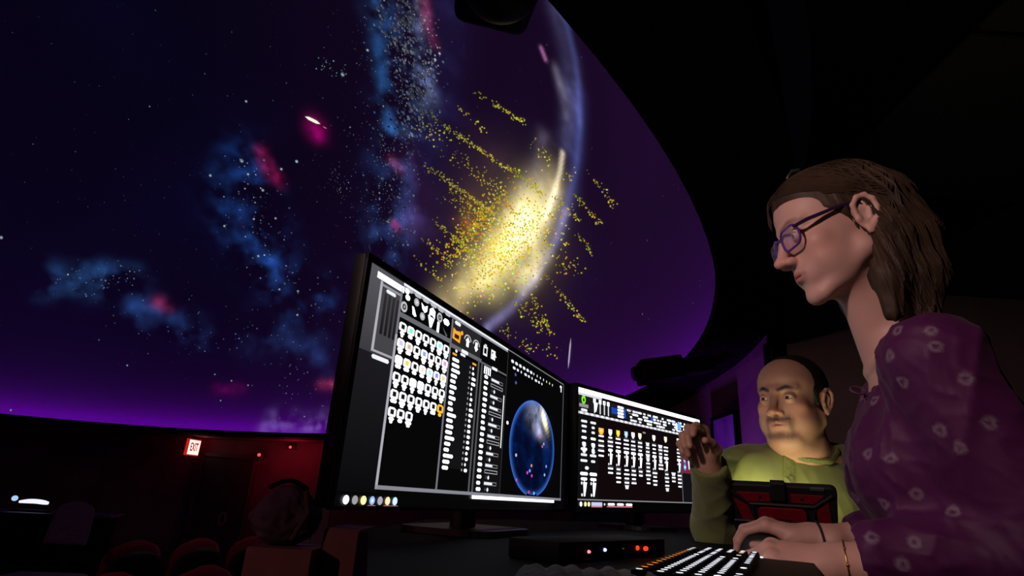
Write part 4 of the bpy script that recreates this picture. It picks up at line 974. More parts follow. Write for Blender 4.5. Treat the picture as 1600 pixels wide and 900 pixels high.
wl = empty('wall_uplight', (1.36, 4.10, 0.0), 0, 'violet LED uplight on the floor washing the wall', 'lamp')
wl.location = (1.36, 4.10, 0.001)
t = MB(); t.box((0, 0, 0.03), (0.10, 0.5, 0.06), bev=0.006); t.build('housing', M_satin, wl)
t = MB(); t.box((0.01, 0, 0.062), (0.06, 0.46, 0.004)); t.build('led_face', em('violet_led_face', (0.4, 0.05, 1.0), 3.0), wl)
la = bpy.data.lights.new('violet_wash', 'SPOT'); la.color = (0.42, 0.05, 1.0); la.energy = 110; la.spot_size = math.radians(58); la.spot_blend = 0.9; la.shadow_soft_size = 0.06
lo = bpy.data.objects.new('violet_wash', la); COL.objects.link(lo); lo.parent = wl; lo.location = (0.0, 0, 0.09); lo.rotation_euler = Vector((0.24, 0.0, 1.0)).to_track_quat('-Z', 'Y').to_euler()

# ------------------------------------------------------------------ unseen fill spotlights added under the dome rim to brighten people and seats
def added_spot(loc, aim, col, watts, size, label):
    e = empty('added_spotlight', loc, 0, label, 'spotlight')
    d = (Vector(aim) - Vector(loc)).normalized(); q = d.to_track_quat('-Z', 'Y').to_matrix()
    up = Vector((0, 0, 1))
    t = MB(); t.cyl(-d * 0.09, d * 0.05, 0.032, 0.042, 20); t.build('lamp_head', M_satin, e, True)
    t = MB(); t.cyl(d * 0.046, d * 0.0505, 0.034, n=20); t.build('lens', em('added_lens_' + label[:8], col, 3.0), e)
    t = MB(); t.tube([-d * 0.05, -d * 0.05 + Vector((0, 0, 0.10)), (0, 0, DC.z - loc[2] - 0.02)], 0.008, 8); t.box((0, 0, DC.z - loc[2] - 0.03), (0.16, 0.05, 0.03)); t.build('bracket', M_satin, e)
    l = bpy.data.lights.new('added_beam', 'SPOT'); l.color = col; l.energy = watts; l.spot_size = math.radians(size); l.spot_blend = 0.8; l.shadow_soft_size = 0.04
    o = bpy.data.objects.new('added_beam', l); COL.objects.link(o); o.parent = e; o.location = d * 0.06; o.rotation_euler = d.to_track_quat('-Z', 'Y').to_euler()
    return e
added_spot((-0.62, 0.04, DC.z - 0.13), (0.52, 1.10, 1.30), (1.0, 0.66, 0.61), 36, 58, 'pinkish spotlight clamped under the dome rim just above the camera')  # added fill, since the screens alone leave both faces too dark
added_spot((-2.2, -0.75, DC.z - 0.13), (-1.1, 2.9, 0.5), (1.0, 0.30, 0.30), 34, 80, 'red aisle spotlight clamped under the dome rim above the seats')  # added fill that lifts the cartons and seats out of the dark

# ------------------------------------------------------------------ modelling in distance fields, meshed as one continuous skin
class SDF:
    def __init__(s, lo, hi, h):
        s.h = h; s.lo = np.array(lo, float); n = np.ceil((np.array(hi) - s.lo) / h).astype(int) + 1
        s.ax = [s.lo[i] + h * np.arange(n[i]) for i in range(3)]
        s.D = np.full(tuple(n), 0.08, np.float32); s.M = np.eye(4)
    def P(s, p): return s.M[:3, :3] @ np.array(p, float) + s.M[:3, 3]
    def _sl(s, lo, hi):
        a = []
        for i in range(3):
            i0 = max(0, int((lo[i] - s.lo[i]) / s.h) - 1); i1 = min(len(s.ax[i]), int((hi[i] - s.lo[i]) / s.h) + 3)
            if i1 <= i0: return None
            a.append(slice(i0, i1))
        return tuple(a)
    def _grid(s, sl): return np.meshgrid(*[s.ax[i][sl[i]].astype(np.float32) for i in range(3)], indexing='ij', sparse=True)
    def _put(s, sl, d, k, cut):
        A = s.D[sl]
        if cut:
            d = -d
            if k > 0: h = np.clip(0.5 - 0.5 * (A - d) / k, 0, 1); s.D[sl] = A * (1 - h) + d * h + k * h * (1 - h)
            else: s.D[sl] = np.maximum(A, d)
        else:
            if k > 0: h = np.clip(0.5 + 0.5 * (A - d) / k, 0, 1); s.D[sl] = A * (1 - h) + d * h - k * h * (1 - h)
            else: s.D[sl] = np.minimum(A, d)
    def cap(s, a, b, ra, rb=None, k=0.01, cut=False):
        rb = ra if rb is None else rb; a = s.P(a); b = s.P(b); m = max(ra, rb) + k + 0.006
        sl = s._sl(np.minimum(a, b) - m, np.maximum(a, b) + m)
        if sl is None: return s
        X, Y, Z = s._grid(sl); ab = b - a; L2 = max(1e-9, float(ab @ ab))
        t = np.clip(((X - a[0]) * ab[0] + (Y - a[1]) * ab[1] + (Z - a[2]) * ab[2]) / L2, 0, 1)
        d = np.sqrt((X - a[0] - t * ab[0]) ** 2 + (Y - a[1] - t * ab[1]) ** 2 + (Z - a[2] - t * ab[2]) ** 2) - (ra + (rb - ra) * t)
        s._put(sl, d, k, cut); return s
    def path(s, pts, rs, k=0.01):
        if not isinstance(rs, (list, tuple)): rs = [rs] * len(pts)
        for i in range(len(pts) - 1): s.cap(pts[i], pts[i + 1], rs[i], rs[i + 1], k)
        return s
    def ell(s, c, r, k=0.01, R=None, cut=False):
        r = np.array([r] * 3 if np.isscalar(r) else r, float); Rm = s.M[:3, :3] @ (np.eye(3) if R is None else np.array(R)); c = s.P(c)
        Rn = Rm / np.linalg.norm(Rm, axis=0); sc = np.linalg.norm(Rm, axis=0)[0]; r = r * sc
        m = r.max() + k + 0.006; sl = s._sl(c - m, c + m)
        if sl is None: return s
        X, Y, Z = s._grid(sl); q = [((X - c[0]) * Rn[0, i] + (Y - c[1]) * Rn[1, i] + (Z - c[2]) * Rn[2, i]) for i in range(3)]
        k0 = np.sqrt(sum((q[i] / r[i]) ** 2 for i in range(3))); k1 = np.sqrt(sum((q[i] / r[i] ** 2) ** 2 for i in range(3)))
        d = k0 * (k0 - 1) / np.maximum(k1, 1e-6)
        s._put(sl, d, k, cut); return s
    def half(s, p, n, k=0.0):
        """keep the side of the plane that n points away from"""
        p = s.P(p); n = s.M[:3, :3] @ np.array(n, float); n = n / np.linalg.norm(n); X, Y, Z = s._grid((slice(None),) * 3)
        d = (X - p[0]) * n[0] + (Y - p[1]) * n[1] + (Z - p[2]) * n[2]
        if k: h = np.clip(0.5 - 0.5 * (s.D - d) / k, 0, 1); s.D = (s.D * (1 - h) + d * h + k * h * (1 - h)).astype(np.float32)
        else: s.D = np.maximum(s.D, d).astype(np.float32)
        return s
    def warp(s, fn):
        X, Y, Z = s._grid((slice(None),) * 3); s.D = (s.D + fn(X, Y, Z) * (np.abs(s.D) < 0.04)).astype(np.float32)
    def mesh(s):
        D = s.D; D[0] = D[-1] = 0.05; D[:, 0] = D[:, -1] = 0.05; D[:, :, 0] = D[:, :, -1] = 0.05
        S = D < 0
        cnt = np.zeros(tuple(n - 1 for n in D.shape), np.int8)
        for dx in (0, 1):
            for dy in (0, 1):
                for dz in (0, 1): cnt += S[dx:D.shape[0] - 1 + dx, dy:D.shape[1] - 1 + dy, dz:D.shape[2] - 1 + dz]
        act = (cnt > 0) & (cnt < 8); I = np.argwhere(act); N = len(I)
        idm = np.full(act.shape, -1, np.int32); idm[act] = np.arange(N)
        cv = {}
        for c in range(8):
            o = ((c >> 2) & 1, (c >> 1) & 1, c & 1); cv[o] = D[I[:, 0] + o[0], I[:, 1] + o[1], I[:, 2] + o[2]].astype(np.float64)
        acc = np.zeros((N, 3)); ct = np.zeros(N)
        ks = list(cv)
        for o in ks:
            for a in range(3):
                if o[a]: continue
                o2 = list(o); o2[a] = 1; o2 = tuple(o2); f, g = cv[o], cv[o2]; m = (f < 0) != (g < 0)
                t = np.where(m, f / np.where(m, f - g, 1), 0)
                p = np.tile(np.array(o, float), (N, 1)); p[:, a] += t
                acc += p * m[:, None]; ct += m
        V = (I + acc / ct[:, None]) * s.h + s.lo
        F = []
        for a in range(3):
            b, c = (a + 1) % 3, (a + 2) % 3
            s0 = [slice(None)] * 3; s1 = [slice(None)] * 3; s0[a] = slice(0, -1); s1[a] = slice(1, None)
            A = S[tuple(s0)]; B = S[tuple(s1)]; E = np.argwhere(A != B)
            E = E[(E[:, b] > 0) & (E[:, c] > 0) & (E[:, b] < D.shape[b] - 1) & (E[:, c] < D.shape[c] - 1)]
            def g(db, dc):
                e = E.copy(); e[:, b] -= db; e[:, c] -= dc; return idm[e[:, 0], e[:, 1], e[:, 2]]
            q = np.stack([g(1, 1), g(0, 1), g(0, 0), g(1, 0)], 1)
            ins = A[E[:, 0], E[:, 1], E[:, 2]]
            q[~ins] = q[~ins][:, ::-1]; F.append(q)
        return V, np.concatenate(F)
def np_mesh(name, parts, mat, parent, cols=None, smooth_iter=1):
    """parts: list of (V, F[, cols]) joined into one smooth mesh"""
    VV = []; FF = []; CC = []; b = 0
    for p in parts:
        V, F = p[0], p[1]
        for _ in range(smooth_iter):                        # light relaxation of the voxel steps
            acc = np.zeros_like(V); ct = np.zeros(len(V))
            for i in range(4):
                a, c = F[:, i], F[:, (i + 1) % 4]
                for ax in range(3):
                    acc[:, ax] += np.bincount(a, V[c, ax], len(V)) + np.bincount(c, V[a, ax], len(V))
                ct += np.bincount(a, minlength=len(V)) + np.bincount(c, minlength=len(V))
            V = V * 0.5 + 0.5 * acc / np.maximum(ct, 1)[:, None]
        VV.append(V); FF.append(F + b); b += len(V)
        if len(p) > 2: CC.append(p[2](V))
    V = np.concatenate(VV); F = np.concatenate(FF)
    me = bpy.data.meshes.new(name)
    Mi = np.array(parent.matrix_world.inverted()) if parent is not None else np.eye(4)
    L = V @ Mi[:3, :3].T + Mi[:3, 3]
    me.vertices.add(len(V)); me.vertices.foreach_set('co', L.astype(np.float32).ravel())
    me.loops.add(F.size); me.loops.foreach_set('vertex_index', F.ravel().astype(np.int32))
    me.polygons.add(len(F)); me.polygons.foreach_set('loop_start', np.arange(0, F.size, 4, dtype=np.int32))
    me.update(calc_edges=True)
    if CC:
        ca = me.color_attributes.new('Col', 'FLOAT_COLOR', 'POINT'); arr = np.ones((len(V), 4), np.float32); arr[:, :3] = np.concatenate(CC); ca.data.foreach_set('color', arr.ravel())
    return link(name, me, mat, parent, smooth=True)
def frame(o, f, u):
    """right, forward, up axes at o as a 4x4 array"""
    f = np.array(f, float); f /= np.linalg.norm(f); u = np.array(u, float); u -= f * (u @ f); u /= np.linalg.norm(u); r = np.cross(f, u)
    M = np.eye(4); M[:3, 0] = r; M[:3, 1] = f; M[:3, 2] = u; M[:3, 3] = np.array(o); return M
def seg_d(L, a, b):
    a = np.array(a); b = np.array(b); ab = b - a; t = np.clip((L - a) @ ab / (ab @ ab), 0, 1); return np.linalg.norm(L - a - t[:, None] * ab, axis=1)

def head(S, M, male=True, sc=1.0):
    S.M = M.copy(); S.M[:3, :3] *= sc
    def pr(fn):
        for sx in (-1, 1): fn(sx)
    w = 1.0 if male else 0.93
    S.ell((0, -0.018, 0.034), (0.076 * w, 0.097, 0.083), 0.0)
    S.ell((0, 0.034, 0.042), (0.060 * w, 0.052, 0.052), 0.03)
    S.ell((0, 0.030, -0.030), (0.060 * w, 0.056, 0.072), 0.025)
    if male:
        pr(lambda x: S.cap((x * 0.056, -0.010, -0.050), (x * 0.026, 0.058, -0.100), 0.022, 0.019, 0.022))
        S.ell((0, 0.068, -0.102), (0.026, 0.019, 0.017), 0.014)
        S.ell((0, 0.030, -0.112), (0.046, 0.045, 0.026), 0.025)
        pr(lambda x: S.ell((x * 0.044, 0.034, -0.056), (0.026, 0.036, 0.036), 0.02))
    else:
        pr(lambda x: S.cap((x * 0.050, -0.008, -0.052), (x * 0.016, 0.064, -0.102), 0.017, 0.013, 0.02))
        S.ell((0, 0.074, -0.103), (0.016, 0.014, 0.015), 0.013)
        pr(lambda x: S.ell((x * 0.038, 0.045, -0.046), (0.020, 0.027, 0.030), 0.018))
    pr(lambda x: S.ell((x * 0.043 * w, 0.056, -0.020), (0.019, 0.018, 0.016), 0.016))
    pr(lambda x: S.cap((x * 0.010, 0.0845, 0.020), (x * 0.044 * w, 0.068, 0.023), 0.0105 if male else 0.008, 0.008, 0.012))
    pr(lambda x: S.ell((x * 0.031, 0.101, 0.001), (0.019, 0.021, 0.0135), 0.012, cut=True))
    pr(lambda x: S.ell((x * 0.0315, 0.0745, 0.0), (0.0142, 0.0142, 0.0138), 0.004))
    pr(lambda x: S.ell((x * 0.0315, 0.092, -0.0008), (0.0128, 0.014, 0.0038 if male else 0.0050), 0.0015, cut=True))
    S.cap((0, 0.085, 0.014), (0, 0.105 if male else 0.104, -0.030), 0.0078, 0.0090, 0.010)
    S.ell((0, 0.108 if male else 0.109, -0.035), (0.0110 if male else 0.009, 0.0115, 0.0090), 0.007)
    pr(lambda x: S.ell((x * 0.0130, 0.0965, -0.038), (0.0078, 0.0105, 0.0078), 0.006))
    pr(lambda x: S.ell((x * 0.0068, 0.101, -0.0455), (0.0036, 0.0060, 0.0030), 0.002, cut=True))
    S.ell((0, 0.070, -0.064), (0.033, 0.021, 0.027), 0.014)
    for sx in (-1, 1):
        S.cap((0, 0.0900 if male else 0.0885, -0.0605), (sx * 0.022, 0.0815, -0.0650), 0.0046, 0.0030, 0.006)
        S.cap((0, 0.0890 if male else 0.0875, -0.0715), (sx * 0.019, 0.0815, -0.0690), 0.0050, 0.0035, 0.006)
    S.ell((0, 0.100, -0.0662), (0.026, 0.014, 0.0011), 0.0018, cut=True)
    S.ell((0, 0.093, -0.083), (0.018, 0.008, 0.006), 0.008, cut=True)
    for sx in (-1, 1):                                       # ears: helix, bowl, inner fold, lobe
        e = np.array([sx * 0.0755 * w, -0.014, -0.006])
        def q(y, z, out): return e + np.array([sx * out, y, z])
        S.ell(q(-0.002, 0.0, 0.001), (0.006, 0.017, 0.027), 0.008)
        hel = [q(0.012, 0.004, 0.004), q(0.013, 0.018, 0.007), q(0.004, 0.029, 0.009), q(-0.008, 0.030, 0.011), q(-0.017, 0.020, 0.013), q(-0.019, 0.005, 0.012), q(-0.014, -0.012, 0.009), q(-0.005, -0.023, 0.006)]
        S.path(hel, [0.0035, 0.0042, 0.0045, 0.0045, 0.0045, 0.0042, 0.004, 0.005], 0.003)
        S.ell(q(0.000, -0.027, 0.005), (0.0045, 0.007, 0.008), 0.004)
        S.path([q(-0.004, 0.020, 0.007), q(-0.010, 0.008, 0.008), q(-0.006, -0.008, 0.007)], 0.0030, 0.003)
        S.ell(q(0.003, -0.002, 0.010), (0.006, 0.007, 0.010), 0.003, cut=True)
        S.ell(q(0.011, -0.006, 0.004), (0.004, 0.005, 0.006), 0.004)
def head_cols(M, sc, base, male):
    Mi = np.linalg.inv(M)
    def fn(V):
        L = (V @ Mi[:3, :3].T + Mi[:3, 3]) / sc
        c = np.tile(np.array(base), (len(V), 1))
        def mix(col, k):
            nonlocal c
            k = np.clip(k, 0, 1)[:, None]; c = c * (1 - k) + np.array(col) * k
        ax = np.abs(L[:, 0]); Ls = np.stack([ax, L[:, 1], L[:, 2]], 1)
        mix(np.array(base) * (1.08, 0.82, 0.78), 0.6 * np.exp(-((ax - 0.045) ** 2 + (L[:, 1] - 0.06) ** 2 + (L[:, 2] + 0.03) ** 2) / 0.0006))
        mix(np.array(base) * (1.1, 0.78, 0.72), 0.6 * np.exp(-((L[:, 1] - 0.11) ** 2 + (L[:, 2] + 0.035) ** 2) / 0.0002) * (ax < 0.03))
        lip = np.minimum(seg_d(Ls, (0, 0.0915, -0.0610), (0.021, 0.083, -0.0655)), seg_d(Ls, (0, 0.0905, -0.0710), (0.018, 0.083, -0.069)))
        mix((0.34, 0.13, 0.12) if male else (0.45, 0.17, 0.16), (0.0066 - lip) / 0.002 * (0.45 if male else 0.6))
        brow = np.minimum(seg_d(Ls, (0.012, 0.092, 0.019), (0.030, 0.086, 0.0255)), seg_d(Ls, (0.030, 0.086, 0.0255), (0.047, 0.070, 0.021)))
        mix((0.02, 0.013, 0.01) if male else (0.16, 0.09, 0.055), (0.0072 - brow) / 0.004 * (0.85 if male else 0.5))
        if male:
            n = np.array([mnoise.noise(Vector(l) * 240) for l in L]) if len(L) < 400000 else 0
            mus = np.exp(-((L[:, 2] + 0.053) / 0.0065) ** 2) * (ax < 0.030) * (L[:, 1] > 0.07)
            gst = np.exp(-((ax - 0.030) / 0.007) ** 2) * (L[:, 2] < -0.05) * (L[:, 2] > -0.10) * (L[:, 1] > 0.05) * 0.8
            chn = np.exp(-((L[:, 2] + 0.094) / 0.012) ** 2) * (ax < 0.030) * (L[:, 1] > 0.06)
            jaw = np.clip((-0.055 - L[:, 2]) / 0.03, 0, 1) * np.clip((L[:, 1] + 0.02) / 0.03, 0, 1) * 0.22 * np.clip((L[:, 2] + 0.15) / 0.03, 0, 1)
            k = np.clip(np.maximum.reduce([mus * 0.85, gst * 0.6, chn * 0.55, jaw]) * (1 + 0.35 * n), 0, 0.9)
            mix((0.045, 0.03, 0.025), k * (lip > 0.0055))
        return c
    return fn
def eyes(M, sc, parent, iris, look):
    """two eyeballs with iris and pupil, turned along look (head axes)"""
    for sx in (-1, 1):
        Mh = Matrix(M.tolist()); c = Mh @ Vector((sx * 0.0315 * sc, 0.0742 * sc, 0)); r = 0.0124 * sc
        bm = bmesh.new(); bmesh.ops.create_uvsphere(bm, u_segments=28, v_segments=20, radius=r)
        f = (Mh.to_3x3() @ Vector(look)).normalized()
        Rq = Vector((0, 0, 1)).rotation_difference(f).to_matrix()
        for v in bm.verts: v.co = Rq @ v.co
        for p in bm.faces:
            a = p.calc_center_median().normalized().angle(f); p.material_index = 2 if a < 0.20 else (1 if a < 0.50 else 0); p.smooth = True
        bm.transform(parent.matrix_world.inverted() @ Matrix.Translation(c)); me = bpy.data.meshes.new('eye'); bm.to_mesh(me); bm.free()
        for m in (pm('eye_white', (0.62, 0.58, 0.55), 0.15, 0.04), iris, pm('pupil', (0.004, 0.004, 0.004), 0.08, 0.0)): me.materials.append(m)
        link('eye', me, None, parent)
def hand(S, M, side, flex, spread=(0.10, 0.02, -0.06, -0.15), thumb=((-0.75, 0.62, -0.25), (-0.35, 0.90, -0.25), (-0.15, 0.95, -0.25)), sc=1.0):
    """wrist at the origin, y towards the fingers, z out of the back of the hand; side=1: thumb towards -x; returns nail spots"""
    S.M = M.copy(); S.M[:3, :3] *= sc; sx = side
    kn = [(-0.027, 0.088, 0.002), (-0.009, 0.093, 0.005), (0.010, 0.088, 0.003), (0.026, 0.078, -0.002)]
    ln = [(0.043, 0.025, 0.020), (0.047, 0.029, 0.021), (0.043, 0.027, 0.020), (0.034, 0.020, 0.018)]
    rad = [(0.0098, 0.0088, 0.0080, 0.0066), (0.0100, 0.0090, 0.0082, 0.0068), (0.0094, 0.0085, 0.0077, 0.0064), (0.0082, 0.0075, 0.0068, 0.0058)]
    nails = []
    S.cap((0, -0.03, 0), (0, 0.01, 0), 0.0235, 0.0225, 0.012)
    S.cap((sx * -0.008, -0.03, 0), (sx * 0.010, 0.02, -0.001), 0.022, 0.020, 0.012)
    for i, k in enumerate(kn):
        S.cap((sx * k[0] * 0.62, 0.012, -0.003), (sx * k[0], k[1], k[2] - 0.003), 0.0155, 0.0112, 0.012)
    S.ell((sx * -0.020, 0.034, -0.012), (0.014, 0.028, 0.013), 0.012); S.ell((sx * 0.020, 0.034, -0.010), (0.011, 0.030, 0.012), 0.012)
    for i in range(4):
        p = np.array([sx * kn[i][0], kn[i][1], kn[i][2] - 0.001]); th = 0.0; a = spread[i]; pts = [p]
        for j in range(3):
            th += flex[i][j]
            d = np.array([-sx * math.sin(a) * math.cos(th), math.cos(a) * math.cos(th), -math.sin(th)]); p = p + d * ln[i][j]; pts.append(p)
        S.ell(pts[0], 0.0112, 0.006)
        for j in range(3): S.cap(pts[j], pts[j + 1], rad[i][j], rad[i][j + 1], 0.0035 if j else 0.007)
        S.ell(pts[1], 0.0093, 0.003)
        up = np.array([-math.sin(a) * math.sin(th) * -sx * -1, math.sin(th) * math.cos(a), math.cos(th)]); nails.append((S.P(pts[3] + up * 0.0045 - d * 0.002), S.M[:3, :3] @ up))
    p = np.array([sx * -0.020, 0.018, -0.008]); r = [0.0150, 0.0118, 0.0100, 0.0078]; L = (0.043, 0.033, 0.027)
    for j in range(3):
        d = np.array([sx * thumb[j][0], thumb[j][1], thumb[j][2]]); d /= np.linalg.norm(d); q = p + d * L[j]; S.cap(p, q, r[j], r[j + 1], 0.008 if j == 0 else 0.004); p = q
    return nails
def skin_cols(base, nails=()):
    def fn(V):
        c = np.tile(np.array(base), (len(V), 1)); n = np.array([mnoise.noise(Vector(v) * 60) for v in V]); c *= (1 + 0.07 * n)[:, None] * np.array([1, 0.96, 0.95])
        for p, u in nails:
            k = np.clip((0.0062 - np.linalg.norm(V - p, axis=1)) / 0.002, 0, 1)[:, None]; c = c * (1 - k) + np.array(base) * np.array([1.15, 1.05, 1.05]) * k
        return c
    return fn
def folds(seed, amp, freq, n=5, bias=(0, 0, 0)):
    """cloth folds: warped ridges along a few directions"""
    rg = np.random.default_rng(seed); pr = []
    for _ in range(n):
        d = rg.normal(size=3) + np.array(bias); d /= np.linalg.norm(d); e = rg.normal(size=3); pr.append((d * freq * (0.6 + 0.9 * rg.random()), rg.random() * 6.28, e * freq * 0.45, rg.random() * 6.28))
    def fn(X, Y, Z):
        r = 0
        for d, p, e, q in pr:
            w_ = np.sin(X * e[0] + Y * e[1] + Z * e[2] + q); r = r + (1 - np.abs(np.sin(X * d[0] + Y * d[1] + Z * d[2] + p + 1.6 * w_))) ** 2 * (0.5 + 0.5 * np.sin(X * e[1] * 1.3 + Y * e[2] * 1.3 + Z * e[0] * 1.3 + p))
        return -(amp * (r / len(pr) * 2.4 - 0.5)).astype(np.float32)
    return fn
A = lambda v: np.array(v, float)
M_skinw = vcol_pm('fair_skin', 0.5, 0.35, sss=0.08, bump=0.08, bscale=900, var=0.1); M_skinm = vcol_pm('tan_skin', 0.5, 0.35, sss=0.08, bump=0.1, bscale=900, var=0.1)

# ------------------------------------------------------------------ the standing woman
WB = (0.60, 0.37, 0.31)
wom = empty('person', (0.72, 0.95, 0.0), 0, 'person with glasses in a purple blouse standing with hands on the desk', 'person')
bpy.context.view_layer.update()
wsc = 0.985
wf = A((-0.955, 0.165, -0.245)); wf /= np.linalg.norm(wf)
MH = frame((0, 0, 0), wf, (0.02, -0.02, 1))
eyeW = A(at(1249, 366, 0.865)); MH[:3, 3] = eyeW - MH[:3, :3] @ (A((-0.0315, 0.0745, 0.0)) * wsc)
HO = MH[:3, 3]
def hl(p): return MH[:3, :3] @ (A(p) * wsc) + HO
neckW = A(at(1402, 556, 0.925))                              # root of the neck
WF = A((-0.90, 0.436, 0.0)); WS = A((0.436, 0.90, 0.0)); WR_ = np.stack([-WF, WS, A((0, 0, 1))], 1)    # torso axes: back, far side, up
def W(p): return neckW + WR_ @ A(p)
shL = W((0.010, -0.165, -0.045)); shR = W((0.010, 0.165, -0.055))
wrL = A(at(1308, 882, 0.86)); elL = A((wrL[0] + 0.205, wrL[1] - 0.11, DESK + 0.030))
wrR = A(at(1276, 843, 1.19)); elR = A((wrR[0] + 0.21, wrR[1] - 0.06, DESK + 0.060))
chest = W((0.038, 0.0, -0.180)); waist = W((0.100, 0.0, -0.40)); hip = W((0.120, 0.0, -0.57))
# skin: head, neck and upper chest
S = SDF(HO - A((0.17, 0.15, 0.36)), HO + A((0.28, 0.17, 0.15)), 0.0018)
head(S, MH, False, wsc)
S.M = np.eye(4)
S.cap(hl((0, -0.035, -0.050)), W((0.012, 0, 0.02)), 0.049, 0.053, 0.022); S.cap(hl((0, 0.010, -0.085)), W((-0.012, 0, -0.01)), 0.024, 0.036, 0.03)
for sy in (-1, 1): S.cap(W((0.012, sy * 0.02, 0.0)), W((0.012, sy * 0.15, -0.045)), 0.040, 0.040, 0.03)
S.ell(W((0.030, 0, -0.10)), (0.085, 0.13, 0.105), 0.03, WR_)
for sy in (-1, 1): S.cap(W((-0.042, sy * 0.012, -0.026)), W((-0.018, sy * 0.14, -0.005)), 0.007, 0.007, 0.012)
partH = (*S.mesh(), head_cols(MH, wsc, WB, False))
# skin: torso and arms under the blouse
S = SDF((0.35, 0.60, 0.70), (1.05, 1.32, 1.45), 0.006)
S.ell(chest, (0.105, 0.145, 0.17), 0.0, WR_); S.ell(waist, (0.09, 0.125, 0.15), 0.05, WR_); S.ell(hip, (0.11, 0.155, 0.11), 0.05, WR_)
for a, b, c in ((shL, elL, wrL), (shR, elR, wrR)): S.cap(a, b, 0.040, 0.036, 0.02); S.cap(b, c, 0.036, 0.024, 0.02)
partT = (*S.mesh(), skin_cols(WB))
# right hand on the mouse
fR = A((-0.80, 0.58, 0.18)); MHR = frame(wrR + A((0, 0, 0.004)), fR, (0.12, -0.18, 1.0))
S = SDF(np.minimum(wrR, elR) - A((0.24, 0.11, 0.10)), np.maximum(wrR, wrR + (elR - wrR) * 0.62) + A((0.05, 0.08, 0.08)), 0.0016)
nR = hand(S, MHR, 1, [(0.50, 0.60, 0.35), (0.50, 0.65, 0.35), (0.52, 0.65, 0.35), (0.55, 0.65, 0.35)], thumb=((-0.72, 0.62, -0.42), (-0.30, 0.92, -0.26), (-0.02, 0.98, -0.12)), sc=0.97)
S.M = np.eye(4); S.cap(wrR - fR * -0.0, wrR + (elR - wrR) * 0.6, 0.0235, 0.034, 0.014)
partR = (*S.mesh(), skin_cols(WB, nR))
# left hand resting half closed
fL = A((-0.90, 0.42, 0.02)); MHL = frame(wrL + A((0, 0, 0.002)), fL, (0.05, -0.55, 1.0))
S = SDF(np.minimum(wrL, elL) - A((0.21, 0.05, 0.09)), np.maximum(wrL, elL) + A((0.05, 0.15, 0.09)), 0.0016)
nL = hand(S, MHL, -1, [(0.60, 1.15, 0.6), (0.75, 1.20, 0.6), (0.85, 1.20, 0.6), (0.95, 1.15, 0.6)], thumb=((-0.6, 0.75, -0.35), (-0.15, 0.95, -0.35), (0.1, 0.95, -0.3)), sc=0.92)
S.M = np.eye(4); S.cap(wrL, wrL + (elL - wrL) * 0.65, 0.0225, 0.035, 0.014)
partL = (*S.mesh(), skin_cols(WB, nL))
np_mesh('body', [partH, partT, partR, partL], M_skinw, wom)
eyes(MH, wsc, wom, pm('grey_blue_iris', (0.10, 0.13, 0.14), 0.1, 0.1), (0.10, 1.0, -0.22))
# trousers down to the floor
S = SDF((0.45, 0.72, -0.02), (1.05, 1.18, 0.86), 0.008)
S.ell(hip + A((0, 0, -0.03)), (0.115, 0.165, 0.12), 0.0)
for sy in (-1, 1):
    h0 = hip + A((0.0, sy * 0.085, -0.08)); kn = A((hip[0] - 0.02, 0.95 + sy * 0.09, 0.46)); an = A((hip[0] + 0.02, 0.95 + sy * 0.095, 0.09))
    S.cap(h0, kn, 0.085, 0.062, 0.05); S.cap(kn, an, 0.062, 0.05, 0.03); 
np_mesh('trousers', [S.mesh()], pm('dark_trousers', (0.015, 0.013, 0.018), 0.9, 0.2, 40), wom)
for sy in (-1, 1):
    S = SDF((hip[0] - 0.24, 0.95 + sy * 0.095 - 0.07, -0.005), (hip[0] + 0.12, 0.95 + sy * 0.095 + 0.07, 0.13), 0.005)
    c = A((hip[0], 0.95 + sy * 0.095, 0.0)); S.cap(c + A((0.04, 0, 0.045)), c + A((-0.15, 0, 0.035)), 0.043, 0.035, 0.0); S.cap(c + A((0.03, 0, 0.06)), c + A((0.025, 0, 0.11)), 0.04, 0.042, 0.02); S.half(c + A((0, 0, 0.002)), (0, 0, -1))
    np_mesh('shoe', [S.mesh()], pm('black_leather_shoe', (0.012, 0.011, 0.011), 0.4, 0.2), wom)
# blouse
cuL = wrL + (elL - wrL) * 0.24; cuR = wrR + (elR - wrR) * 0.36
def blouse(S):
    S.ell(chest + WR_ @ A((0.0, 0, 0.0)), (0.122, 0.168, 0.185), 0.0, WR_)
    for sy in (-1, 1): S.ell(chest + WR_ @ A((-0.078, sy * 0.062, -0.010)), (0.058, 0.066, 0.068), 0.045, WR_)
    S.ell(waist, (0.118, 0.150, 0.17), 0.07, WR_); S.ell(hip, (0.135, 0.178, 0.12), 0.06, WR_)
    for sy in (-1, 1): S.cap(W((0.022, sy * 0.055, -0.008)), W((0.022, sy * 0.16, -0.042)), 0.040, 0.058, 0.03)
    S.cap(shL, elL + A((0.0, 0, 0.02)), 0.066, 0.064, 0.03); S.cap(shR, elR + A((0, 0, 0.02)), 0.064, 0.060, 0.03)
    S.cap(elL + A((0, 0, 0.015)), cuL + A((0, 0, 0.010)), 0.064, 0.050, 0.03); S.cap(elR + A((0, 0, 0.012)), cuR + A((0, 0, 0.006)), 0.056, 0.042, 0.03)
S = SDF((0.34, 0.56, 0.66), (1.02, 1.34, 1.47), 0.0036)
blouse(S)
S.warp(folds(5, 0.013, 21, 6, (1.6, -1.8, 0.1)))
S.warp(folds(9, 0.0035, 60, 4))
